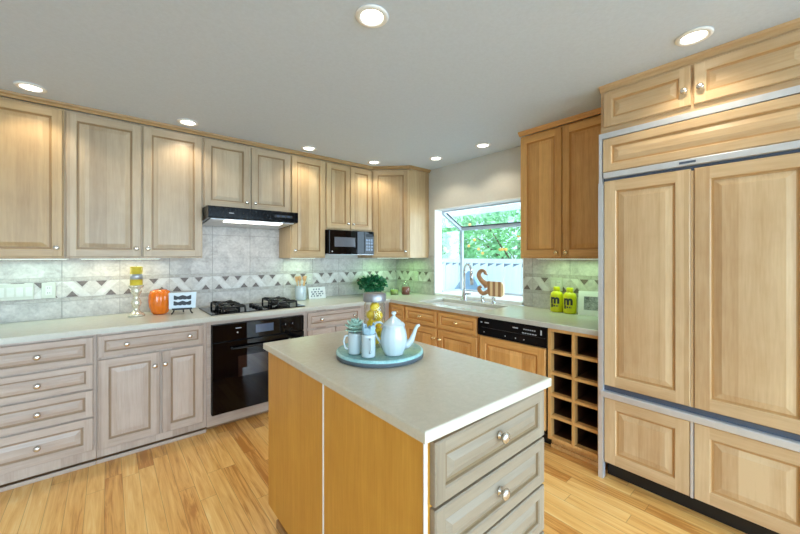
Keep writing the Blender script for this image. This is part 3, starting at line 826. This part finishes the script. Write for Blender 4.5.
for i, (x, y, z) in enumerate(lp[:9]):
    if lemon is None:
        lemon = MB().lathe([(0, -.026), (.006, -.0235), (.016, -.017), (.0215, -.006), (.0215, .006), (.016, .017), (.006, .0235), (0, .027)], (0, 0, 0), seg=18).build('lemon', M['lemon']); o = lemon
    else: o = lemon.copy(); COL.objects.link(o)
    if i == 8: x = y = 0.0
    o.location = (-2.095 + x, -2.368 + y, Z1 + z); o.rotation_euler = (R(20 * (i % 3)), R(15 * (i % 2)), R(50 * i))
    tag(o, 'ripe yellow lemon piled with others inside the tall glass jar', 'lemon', GL)
cr = thing('creamer', 'small white china creamer at the front of the teal tray, handle toward camera', 'creamer', (-2.213, -2.486, Z1), R(-112))
MB().lathe([(0, .003), (.026, .003), (.028, .0), (.030, .005), (.030, .085), (.032, .096), (.030, .096), (.028, .085), (.027, .009), (0, .007)], (0, 0, 0), seg=28).build('body', M['china'], cr)
MB().tube([(.029, 0, .08), (.046, 0, .079), (.052, 0, .056), (.045, 0, .03), (.029, 0, .022)], .005, 10).build('handle', M['china'], cr)
b = MB()
for k in range(6):
    a = k * 1.05 + .2; ca, sa = math.cos(a), math.sin(a); h = .128 + .008 * (k % 3)
    b.slab([(.010 * ca, .010 * sa, .02), (.018 * ca - .006 * sa, .018 * sa + .006 * ca, .05), (.026 * ca - .016 * sa, .026 * sa + .016 * ca, h - .012), (.024 * ca, .024 * sa, h), (.026 * ca + .014 * sa, .026 * sa - .014 * ca, h - .008), (.016 * ca + .006 * sa, .016 * sa - .006 * ca, .05)], (-.004 * ca, -.004 * sa, 0))
tag(b.build('napkin', M['cloth'], None, (-2.213, -2.486, Z1), R(30)), 'blue-grey folded cloth tucked in the small white creamer', 'napkin')
mg = thing('mug', 'white china mug holding a succulent, behind the creamer on the tray', 'mug', (-2.229, -2.408, Z1), R(150))
MB().lathe([(0, .003), (.026, .003), (.029, 0), (.031, .006), (.031, .080), (.032, .092), (.030, .092), (.029, .08), (.028, .009), (0, .007)], (0, 0, 0), seg=28).build('body', M['china'], mg)
MB().tube([(.030, 0, .078), (.044, 0, .078), (.050, 0, .054), (.043, 0, .026), (.030, 0, .02)], .0045, 10).build('handle', M['china'], mg)
b = MB()
for ring, (n, ln, el) in enumerate(((11, .044, 6), (10, .052, 30), (9, .056, 52), (6, .054, 74))):
    for k in range(n):
        a = 2 * PI * k / n + ring * .4; d = Vector((math.cos(a) * math.cos(R(el)), math.sin(a) * math.cos(R(el)), math.sin(R(el)))); sdir = Vector((-math.sin(a), math.cos(a), 0))
        o_ = Vector((0, 0, .102)); up_ = d.cross(sdir).normalized() * -.004
        A = [o_ + sdir * .004, o_ + d * ln * .6 + sdir * .015, o_ + d * ln, o_ + d * ln * .6 - sdir * .015, o_ - sdir * .004]
        b.slab(A, up_)
b.tube([(0, 0, .02), (0, 0, .115)], [.010, .008], 8)
tag(b.build('succulent', M['succ'], None, (-2.229, -2.408, Z1)), 'blue-green rosette succulent growing in the white mug on the tray', 'plant')

# ------------------------------------------------------------------ back counter things
ZC = .9145
ch = .245
cs = MB().lathe([(r_, q / .170 * ch) for r_, q in [(0, 0), (.054, 0), (.058, .005), (.052, .012), (.036, .02), (.022, .03), (.018, .042), (.028, .056), (.034, .072), (.027, .09), (.016, .103), (.022, .116), (.034, .13), (.038, .142), (.03, .15), (.046, .160), (.052, .168), (.048, .170), (.0, .167)]], (0, 0, 0), seg=32).build('candlestick', M['merc'], None, (-2.885, -.255, ZC))
tag(cs, 'mercury glass candlestick on the back counter left of the orange pumpkin', 'candlestick')
b = MB().lathe([(0, 0), (.040, 0), (.041, .003), (.041, .046), (.0415, .046), (.0415, .088), (.041, .088), (.041, .142), (.038, .146), (0, .144)], (0, 0, 0), seg=28, mis=[0, 0, 0, 1, 1, 1, 0, 0, 0])
ca = b.build('candle', [M['candle'], M['band']], None, (-2.885, -.255, ZC + ch + .001))
tag(ca, 'ochre pillar candle with silver band on the mercury glass candlestick', 'candle')
MB().tube([(0, 0, .143), (.001, 0, .152)], .0012, 6).build('wick', M['ink'], ca)
pk = thing('pumpkin', 'tall glossy orange ceramic pumpkin on the back counter', 'pumpkin', (-2.728, -.235, ZC))
MB().lathe([(0, .002), (.044, 0), (.056, .012), (.072, .06), (.077, .11), (.074, .155), (.064, .186), (.042, .200), (.018, .192), (0, .188)], (0, 0, 0), seg=64, wob=lambda a, hh: 1 - .055 * abs(math.sin(6 * a)) ** .5 * 0 + .035 * math.cos(12 * a)).build('body', M['pump'], pk)
MB().tube([(0, 0, .187), (.002, 0, .200), (.006, .002, .208)], [.012, .009, .007], 10).build('stem', M['stem'], pk)
rz = R(-14)
es_ = thing('easel', 'small black display easel holding the pale blue sign', 'easel', (-2.585, -.345, ZC), rz)
for sx in (-.055, .055):
    MB().tube([(sx, -.02, .042), (sx * 1.1, -.03, .02), (sx * 1.35, -.036, 0.004)], [.006, .005, .006], 8).build('leg', M['black_m'], es_)
MB().tube([(0, .045, .05), (0, .06, .02), (0, .066, .004)], [.006, .005, .006], 8).build('leg', M['black_m'], es_)
b = MB().box(-.07, .07, -.032, .012, .036, .043); b.box(-.07, .07, -.036, -.030, .036, .05); b.tube([(-.03, .012, .04), (0, .045, .05), (.03, .012, .04)], .005, 8); b.build('ledge', M['black_m'], es_)
sg = thing('sign', 'pale blue sign with two dark scalloped panels on the small easel', 'sign', (-2.585, -.345, ZC + .0445), rz)
lean = R(-14)
def leaned(pts, dy): return [(x, -.018 + dy * math.cos(lean) + z * math.sin(-lean), z * math.cos(lean) - dy * math.sin(-lean) * 0) for x, z in pts]
b = MB(); b.slab(leaned([(-.093, 0), (.093, 0), (.098, .13), (-.098, .13)], 0), (0, .012, .003)); b.build('board', M['sign'], sg)
for zc in (.045, .092):
    pts = []
    for k in range(17): x = -.062 + .124 * k / 16; pts.append((x, zc - .015 - .004 * abs(math.sin(k * PI / 4))))
    for k in range(16, -1, -1): x = -.062 + .124 * k / 16; pts.append((x, zc + .013 + .005 * math.cos(k * PI / 4)))
    b = MB(); b.slab(leaned(pts, -.0016), (0, .0012, 0)); b.build('scalloped_panel', M['ink'], sg)
# crock and utensils
KX, KY = -1.455, -.125
ko = MB().lathe([(0, 0), (.05, 0), (.056, .004), (.06, .03), (.06, .12), (.055, .15), (.057, .156), (.052, .156), (.05, .15), (.054, .12), (.054, .012), (0, .01)], (0, 0, 0), seg=32).build('utensil_crock', M['china'], None, (KX, KY, ZC))
tag(ko, 'white ceramic utensil crock beside the cooktop on the back counter', 'crock')
GT = 'wooden utensils in the white crock'
ut = [(-.03, .01, -.045, .0, 'flat-ended pale wooden spatula leaning left in the white crock', 0), (-.012, -.02, -.02, -.02, 'wooden spoon with round bowl, second from left in the crock', 1), (.004, .02, .0, .02, 'dark narrow wooden stirrer upright in the middle of the crock', 2), (.022, -.01, .03, -.015, 'wooden spoon with round bowl leaning right in the crock', 1), (.034, .015, .055, .01, 'slim wooden paddle at the far right of the crock', 0)]
for x0, y0, x1, y1, lb, kind in ut:
    b = MB(); top = Vector((x1, y1, .212)); bot = Vector((x0 * .6, y0 * .6, .016))
    b.tube([bot, (bot + top) / 2, top], .0055, 8)
    d = (top - bot).normalized()
    if kind == 1: b.ball(top + d * .022, .022, 0, (.85, .35, 1.35))
    elif kind == 0: b.slab([top + Vector((-.010, 0, -.012)), top + Vector((.010, 0, -.012)), top + Vector((.022, 0, .045)), top + Vector((-.022, 0, .045))], (0, .005, 0))
    else: b.tube([top, top + d * .05], [.0085, .011], 10, flat=.5)
    tag(b.build('wooden_utensil', M['board1'] if kind == 2 else M['spoon'], None, (KX, KY, ZC)), lb, 'utensil', GT)
cd = thing('note_card', 'small white handwritten card standing on the back counter right of the crock', 'card', (-1.255, -.125, ZC), R(-6))
b = MB(); b.slab([(-.098, 0, 0), (.098, 0, 0), (.098, .028, .125), (-.098, .028, .125)], (0, .004, 0)); b.build('card', M['paper'], cd)
b = MB()
for i, (z, n) in enumerate(((.103, 3), (.075, 6), (.052, 6), (.03, 5))):
    for k in range(n):
        x = -.075 + .025 * k + .006 * ((k * 7 + i) % 3) + (.03 if n == 3 else 0)
        y = z * .224
        b.slab([(x, y - .0024, z - .008), (x + .015, y - .0024, z - .008), (x + .018, y + .001, z + .007), (x + .003, y + .001, z + .007)], (0, -.0006, 0))
b.build('handwriting', M['pencil'], cd)
pl = thing('potted_plant', 'bushy deep green potted plant in the counter corner', 'plant', (-.60, -.27, ZC))
MB().lathe([(0, 0), (.05, 0), (.055, .004), (.066, .075), (.069, .08), (.064, .08), (.06, .07), (0, .066)], (0, 0, 0), seg=24).build('pot', M['pot'], pl)
b = MB()
b.leaves((0, 0, .142), (.155, .155, .08), 380, .062, .05, 0, -.1, .35)
b.leaves((-.10, -.08, .12), (.08, .07, .04), 60, .055, .045, 0, -.3, .3)
for k in range(14): a = k * .45; b.tube([(0, 0, .06), (.05 * math.cos(a), .05 * math.sin(a), .11), (.10 * math.cos(a), .10 * math.sin(a), .12)], .002, 5)
b.build('foliage', M['leaf'], pl, recalc=False)
j = thing('candle_jar', 'low glass jar with greenish wax beside the potted plant in the corner', 'jar', (-.345, -.375, ZC))
MB().lathe([(0, .003), (.05, .003), (.053, 0), (.055, .006), (.055, .085)], (0, 0, 0), seg=24).build('glass', M['jar'], j)
MB().lathe([(0, .006), (.049, .006), (.05, .06), (0, .06)], (0, 0, 0), seg=24).build('wax', M['jam'], j)
j = thing('potpourri_jar', 'taller glass jar of red-brown petals in the corner near the window', 'jar', (-.225, -.455, ZC))
MB().lathe([(0, .003), (.05, .003), (.053, 0), (.055, .006), (.055, .10), (.038, .118), (.038, .126)], (0, 0, 0), seg=24).build('glass', M['jar'], j)
MB().lathe([(0, .006), (.048, .006), (.049, .085), (.03, .095), (0, .098)], (0, 0, 0), seg=24).build('filling', M['spice'], j)
MB().lathe([(0, .127), (.042, .127), (.042, .137), (.014, .142), (.016, .156), (0, .16)], (0, 0, 0), seg=20).build('lid', M['jar'], j)

# outlets and switches
def plate(loc, rz, w_, h_, label, cat, items, name):
    t = thing(name, label, cat, loc, rz, 'wall plates on the tiled backsplash')
    MB().box(-w_ / 2, w_ / 2, -.006, 0, -h_ / 2, h_ / 2, 0, .002).build('plate', M['plate'], t)
    for x, kind in items:
        if kind == 's':
            MB().slab([(x - .017, -.0062, -.033), (x + .017, -.0062, -.033), (x + .017, -.0062, .033), (x - .017, -.0062, .033)], (0, -.003, 0)).build('rocker', plain('rocker plastic', rgb(196, 197, 187), .35), t)
        else:
            q = MB().box(x - .017, x + .017, -.008, -.0062, -.034, .034).build('receptacle', plain('receptacle plastic', rgb(198, 198, 188), .35), t)
            bb = MB()
            for zz in (-.018, .018):
                for xx in (-.006, .006): bb.box(x + xx - .0012, x + xx + .0012, -.0088, -.0081, zz - .004, zz + .006)
            bb.build('slots', M['ink'], q)
plate((-3.565, -.0125, 1.13), 0, .185, .118, 'wide ivory four-switch plate on the tile at the left edge', 'light switch', [(-.069, 's'), (-.023, 's'), (.023, 's'), (.069, 's')], 'switch_plate')
plate((-3.395, -.0125, 1.132), 0, .075, .118, 'ivory outlet plate beside the wide switch plate at left', 'outlet', [(0, 'o')], 'outlet_plate')
plate((-1.30, -.0125, 1.13), 0, .072, .118, 'ivory outlet plate on the tile right of the utensil crock', 'outlet', [(0, 'o')], 'outlet_plate')
plate((-.0125, -.43, 1.13), RZ, .072, .118, 'ivory outlet plate on the green-lit tile left of the window', 'outlet', [(0, 'o')], 'outlet_plate')
plate((-.0125, -2.245, 1.14), RZ, .115, .118, 'double ivory plate on the tile behind the yellow bottles', 'outlet', [(-.025, 's'), (.025, 'o')], 'outlet_plate')

# yellow bottles
GBt = 'yellow bottles by the refrigerator'
for x, y, lb in ((-.115, -2.298, 'yellow plastic bottle with black m, left of the pair by the refrigerator'), (-.125, -2.412, 'yellow plastic bottle with black m, right of the pair by the picture frame')):
    bt = thing('bottle', lb, 'bottle', (x, y, ZC), R(-82), GBt); bt.scale = (1.1, 1.1, 1.14)
    MB().lathe([(0, .002), (.040, 0), (.046, .004), (.047, .012), (.047, .120), (.042, .140), (.026, .152), (.022, .155), (.022, .160)], (0, 0, 0), seg=32).build('body', M['yellow'], bt)
    MB().lathe([(.0235, .158), (.0245, .160), (.0245, .183), (.021, .187), (0, .188)], (0, 0, 0), seg=24).build('cap', M['yellow'], bt)
    me = text_mesh('m', .088, .0006, .004)
    tb = bmesh.new(); tb.from_mesh(me)
    for q in range(-14, 15):
        bmesh.ops.bisect_plane(tb, geom=tb.verts[:] + tb.edges[:] + tb.faces[:], plane_co=(q * .004, 0, 0), plane_no=(1, 0, 0))
    tb.to_mesh(me); tb.free()
    for v in me.vertices:
        a = v.co.x / .0475; rr = .0477 + v.co.z
        v.co = Vector((math.sin(a) * rr, -math.cos(a) * rr, .068 + v.co.y))
    me.materials.append(M['ink']); o = bpy.data.objects.new('lettering', me); COL.objects.link(o); o.parent = bt
    b = MB()
    for a0, a1, z0, z1 in ((-.62, -.30, .036, .062), (-.2, .05, .042, .054), (.15, .3, .042, .054), (.38, .48, .042, .054)):
        pts = [(math.sin(a) * .0476, -math.cos(a) * .0476, z) for a, z in ((a0, z0), (a1, z0), (a1, z1), (a0, z1))]
        b.slab(pts, (math.sin(a0) * .0008, -math.cos(a0) * .0008, 0))
    b.build('small_print', M['ink'], bt)
pf = thing('picture_frame', 'white picture frame with grey photograph leaning beside the refrigerator', 'picture frame', (-.125, -2.575, ZC), R(-72))
lean2 = .26
def lf(x, z, d=0): return (x, d + z * lean2, z)
b = MB(); O = [(-.09, 0), (.09, 0), (.09, .19), (-.09, .19)]; I_ = [(-.05, .042), (.05, .042), (.05, .148), (-.05, .148)]
for i in range(4): k = (i + 1) % 4; b.slab([lf(*O[i]), lf(*O[k]), lf(*I_[k]), lf(*I_[i])], (0, .012, 0))
b.build('frame', M['white'], pf)
MB().slab([lf(*q, .006) for q in I_], (0, .003, 0)).build('photograph', M['photo'], pf)
MB().slab([lf(-.015, .15, .013), lf(.015, .15, .013), (.015, .105, 0.001), (-.015, .105, 0.001)], (0, .004, 0)).build('strut', M['ink'], pf)

# ------------------------------------------------------------------ garden window
BX = .50
YL, YR = WY1 - .012, WY0 + .012
wf = struct(bpy.data.objects.new('window_1', None)); COL.objects.link(wf)
b = MB()
b.box(-.004, .12, WY1 - .011, WY1 - .001, .945, WZ1 - .001); b.box(-.004, .12, WY0 + .001, WY0 + .011, .945, WZ1 - .001); b.box(-.004, .12, WY0 + .011, WY1 - .011, WZ1 - .011, WZ1 - .001)
b.build('casing', M['white'], wf)
b = MB(); t_ = .034; TZ = 1.765; zt = WZ1 - .012
b.box(BX - t_, BX, YL - t_, YL, .945, TZ); b.box(BX - t_, BX, YR, YR + t_, .945, TZ)
b.box(BX - t_ - .01, BX + .005, YR + t_, YL - t_, TZ - .04, TZ + .012); b.box(BX - t_, BX, YR + t_, YL - t_, .945, .965)
b.box(.1205, BX - t_, YL - .022, YL, .945, .965); b.box(.1205, BX - t_, YR, YR + .022, .945, .965)
for yy in (YL - t_, YR): b.slab([(.1205, yy, zt), (.1205, yy, zt - .045), (BX - t_, yy, TZ - .045), (BX - t_, yy, TZ)], (0, t_, 0))
b.box(.1205, .14, YR + t_, YL - t_, zt - .016, zt)
b.build('frame', M['frame'], wf)
b = MB(); b.slab([(.15, YL - t_, zt - .012), (BX - .02, YL - t_, TZ + .013), (BX - .02, YR + t_, TZ + .013), (.15, YR + t_, zt - .012)], (0, 0, .004)); b.build('pane', M['pane'], wf)
MB().box(BX - .017, BX - .013, YR + t_, YL - t_, .965, TZ - .041).build('pane', M['pane'], wf)
for yy in (YL - .013, YR + .010):
    b = MB(); b.slab([(.1205, yy, .966), (BX - t_, yy, .966), (BX - t_, yy, TZ - .046), (.1205, yy, zt - .046)], (0, .003, 0)); b.build('pane', M['pane'], wf)
b = MB(); b.box(-.011, BX, YR, YL, .9145, .944); b.build('sill', M['white'], wf)
b = MB(); b.tube([(BX - .048, YR + .03, TZ + .004), (BX - .048, YL - .045, TZ + .004), (.16, YL - .045, zt - .03)], .007, 8); b.build('gasket', M['black_m'], wf)

# swan cutting board on the sill
sw = thing('swan_cutting_board', 'swan-shaped striped wooden cutting board standing on the window sill', 'cutting board', (.20, -1.385, .9445), RZ); sw.scale = (1.16, 1.0, 1.0)
def curve(pts, n=8):
    out = []
    for i in range(len(pts) - 1):
        p0, p1, p2, p3 = (Vector(pts[max(i - 1, 0)]), Vector(pts[i]), Vector(pts[i + 1]), Vector(pts[min(i + 2, len(pts) - 1)]))
        for k in range(n):
            t = k / n; out.append(.5 * ((2 * p1) + (p2 - p0) * t + (2 * p0 - 5 * p1 + 4 * p2 - p3) * t * t + (3 * p1 - p0 - 3 * p2 + p3) * t ** 3))
    out.append(Vector(pts[-1])); return out
xw = -.025
for k, (xa, xb) in enumerate(((-.02, .012), (.012, .04), (.04, .07), (.07, .10), (.10, .13), (.13, .158))):
    def ztop(x): return .165 - .1 * max(0, (-.02 - x)) - (.035 * ((x - .12) / .038) ** 2 if x > .12 else 0)
    def zbot(x): return .002 + (.03 * ((.01 - x) / .03) ** 2 if x < .01 else 0) + (.03 * ((x - .128) / .03) ** 2 if x > .128 else 0)
    n = 6; X = [xa + (xb - xa) * i / n for i in range(n + 1)]
    pts = [(x, .0, zbot(x)) for x in X] + [(x, .0, ztop(x)) for x in X[::-1]]
    b = MB(); b.slab(pts, (0, .02, 0)); b.build('strip', M['board1'] if k % 2 == 0 else M['board2'], sw)
ck_ = curve([(-.021, .01, .10), (-.05, .01, .135), (-.095, .01, .17), (-.125, .01, .22), (-.115, .01, .262), (-.085, .01, .283), (-.055, .01, .268), (-.048, .01, .243)])
n = len(ck_); b = MB(); b.tube(ck_, [.036 - .012 * min(1, i / (n * .35)) + (.004 if i > n * .85 else 0) for i in range(n)], 12, flat=.6)
b.tube([(-.05, .01, .25), (-.035, .01, .238), (-.02, .01, .232)], [.014, .01, .003], 8, flat=.7)
b.build('neck', M['board1'], sw)
ck_ = curve([(-.021, .01, .05), (-.05, .01, .03), (-.085, .01, .024), (-.115, .01, .05), (-.12, .01, .085), (-.095, .01, .10)])
b = MB(); b.tube(ck_, [.030 - .012 * i / len(ck_) for i in range(len(ck_))], 12, flat=.6); b.build('chest_curl', M['board1'], sw)

# ------------------------------------------------------------------ outside the window
FXX = 1.75
fn = thing('fence', 'white board fence with cap rail beyond the garden window', 'fence', (FXX, -.6, -.25))
b = MB()
for k in range(40):
    y = -2.9 + k * .155; x = 0 if k % 2 else .012
    b.slab([(x, y, 0), (x, y + .147, 0), (x, y + .147, 1.47), (x, y, 1.53)], (.022, 0, 0))
b.build('boards', M['fence'], fn); MB().box(.045, .075, -2.9, 3.4, 1.525, 1.60).build('cap_rail', M['fence'], fn)
MB().box(.035, .06, -2.9, 3.4, 1.36, 1.524).build('shade_strip', plain('blue grey shade strip', rgb(120, 134, 148), .8), fn); MB().box(.035, .075, -2.9, 3.4, .3, .39).build('lower_rail', M['fence'], fn)  # blue-grey strip stands in for the zigzag shade under the cap rail
tc = MB(); n0 = []
for z, hw in ((0, .50), (.9, .40), (1.05, .30), (1.18, .20), (1.30, .11), (1.40, .02)): n0.append([tc.v((dx, y, z)) for dx, y in ((-.16 * (1.45 - z), -hw), (-.16 * (1.45 - z), hw), (.16 * (1.45 - z), hw), (.16 * (1.45 - z), -hw))])
for A, B in zip(n0, n0[1:]):
    for i in range(4): tc.face((A[i], A[(i + 1) % 4], B[(i + 1) % 4], B[i]))
tc.face(n0[0][::-1]); tc.face(n0[-1])
tag(tc.build('peaked_shape', M['peak'], None, (1.42, -.14, -.249)), 'blue-grey peaked stand-in shape before the white fence outside', 'cover')  # invented solid, stand-in for blue-grey triangles before the fence
tr = thing('orange_tree', 'leafy orange tree with fruit beyond the white fence', 'tree', (3.1, -.1, -.25))
b = MB()
b.tube([(0, 0, 0), (.03, .02, .6), (0, 0, 1.2), (-.05, .05, 1.9)], [.09, .075, .06, .03], 10)
for k in range(9): a = k * .7; b.tube([(0, 0, 1.1 + .05 * k), (.4 * math.cos(a), .6 * math.sin(a), 1.6 + .05 * k), (.6 * math.cos(a), 1.1 * math.sin(a), 1.8 + .1 * k)], [.035, .02, .01], 6)
b.build('trunk', M['bark'], tr)
b = MB()
for cx_, cy_, cz_, rx, ry, rz_ in ((-.2, -.9, 1.95, .6, .8, .65), (-.1, .1, 2.1, .7, .8, .75), (.0, 1.0, 2.0, .6, .8, .7), (.1, 1.9, 1.9, .6, .7, .7), (.2, 2.8, 1.9, .6, .7, .7), (.3, 3.7, 1.9, .6, .7, .7), (-.1, -1.7, 1.8, .5, .6, .6)):
    b.leaves((cx_, cy_, cz_), (rx, ry, rz_), 900, .15, .075, 0, .1, .45)
b.build('foliage', M['tree'], tr, recalc=False)
for k in range(44):
    MB().ball((-.62 + random.uniform(-.08, .12), -2.0 + 4.6 * (k + random.random() * .8) / 44, 1.60 + random.random() * .72), .030, 0, seg=10).build('fruit', M['fruit'], tr)
rf = thing('patio_cover', 'white corrugated patio cover with rafters sloping above the garden window', 'patio roof', (.3, -.6, 2.50))
b = MB(); N = 150; A = []
for i in range(N + 1):
    y = -2.6 + 5.2 * i / N; zz = .022 * math.sin(y * 2 * PI / .105)
    A.append((b.v((0, y, zz)), b.v((1.75, y, zz - .28))))
for p, q in zip(A, A[1:]): b.face((p[0], q[0], q[1], p[1]), 0, True)
b.build('corrugated_sheet', M['roof'], rf, recalc=False)
b = MB()
for xx in (.75, 1.6): b.box(xx - .02, xx + .02, -2.6, 2.6, -.28 * xx / 1.75 - .11, -.28 * xx / 1.75 - .02)
b.build('purlins', M['white'], rf)
for yy in (-2.3, 2.3): MB().box(1.56, 1.64, yy - .04, yy + .04, -2.75, -.385).build('post', M['white'], rf)

# ------------------------------------------------------------------ ceiling downlights
GC = 'recessed ceiling downlights'
can = None
for x, y, lb in ((-3.429, -.512, 'recessed ceiling light at far left above the leftmost wall cabinet'),
                 (-2.569, -.495, 'recessed ceiling light above the doors just left of the range hood'),
                 (-1.539, -.504, 'recessed ceiling light above the narrow cabinet right of the range hood'),
                 (-.751, -.509, 'recessed ceiling light in front of the corner wall cabinet'),
                 (-.329, -1.074, 'recessed ceiling light nearer the corner of the two above the window wall'),
                 (-.301, -1.671, 'recessed ceiling light above the sink, nearer the amber wall cabinet'),
                 (-.878, -3.332, 'recessed ceiling light close to the cabinet above the refrigerator'),
                 (-2.157, -2.433, 'recessed ceiling light over the island, top centre of the photo')):
    if can is None:
        can = thing('recessed_light', lb, 'ceiling light', (x, y, CEIL), 0, GC)
        MB().lathe([(.050, -.0005), (.073, -.0005), (.074, -.004), (.070, -.008), (.055, -.010), (.049, -.005), (.049, -.0005)], seg=32).build('trim_ring', M['white'], can)
        MB().lathe([(0, -.008), (.026, -.0075), (.045, -.0055), (.0488, -.003)], seg=28).build('lens', M['lamp'], can)
        d = bpy.data.lights.new('downlight', 'SPOT'); d.energy = CAN_W; d.color = CAN_COL; d.spot_size = R(125); d.spot_blend = .55; d.shadow_soft_size = .045
        s = bpy.data.objects.new('downlight', d); COL.objects.link(s); s.parent = can; s.location = (0, 0, -.02)
        o = can
    else:
        o = copy_tree(can); o.location = (x, y, CEIL); o['label'] = lb
# under-cabinet strips
GUC = 'slim lights under the wall cabinets'
for x, y, rz, ln, col, wt, lb in ((-3.48, -.16, 0, .40, (.66, 1, .86), 1.3, 'slim light strip under the leftmost tan wall cabinet'),
                        (-2.97, -.16, 0, .5, (1, .96, .66), 1.5, 'slim light strip under the two-door cabinet left of the hood'),
                        (-1.45, -.16, 0, .28, (.66, 1, .62), 1.1, 'slim light strip under the narrow cabinet right of the hood'),
                        (-.32, -.32, R(-45), .4, (.42, 1, .36), 2.6, 'slim light strip under the diagonal corner cabinet'),
                        (-.16, -2.45, RZ, .6, (.56, 1, .52), 1.9, 'slim light strip under the amber wall cabinet by the refrigerator')):
    t = thing('cabinet_light', lb, 'cabinet light', (x, y, 1.372), rz, GUC)
    MB().box(-ln / 2, ln / 2, -.025, .025, -.007, -.0005).build('housing', M['white'], t)
    MB().box(-ln / 2 + .01, ln / 2 - .01, -.02, .02, -.0085, -.0072).build('diffuser', M['tube_lit'], t)
    area('strip_light', t, (0, 0, -.012), (0, 0, 0), ln - .02, .03, wt, col)
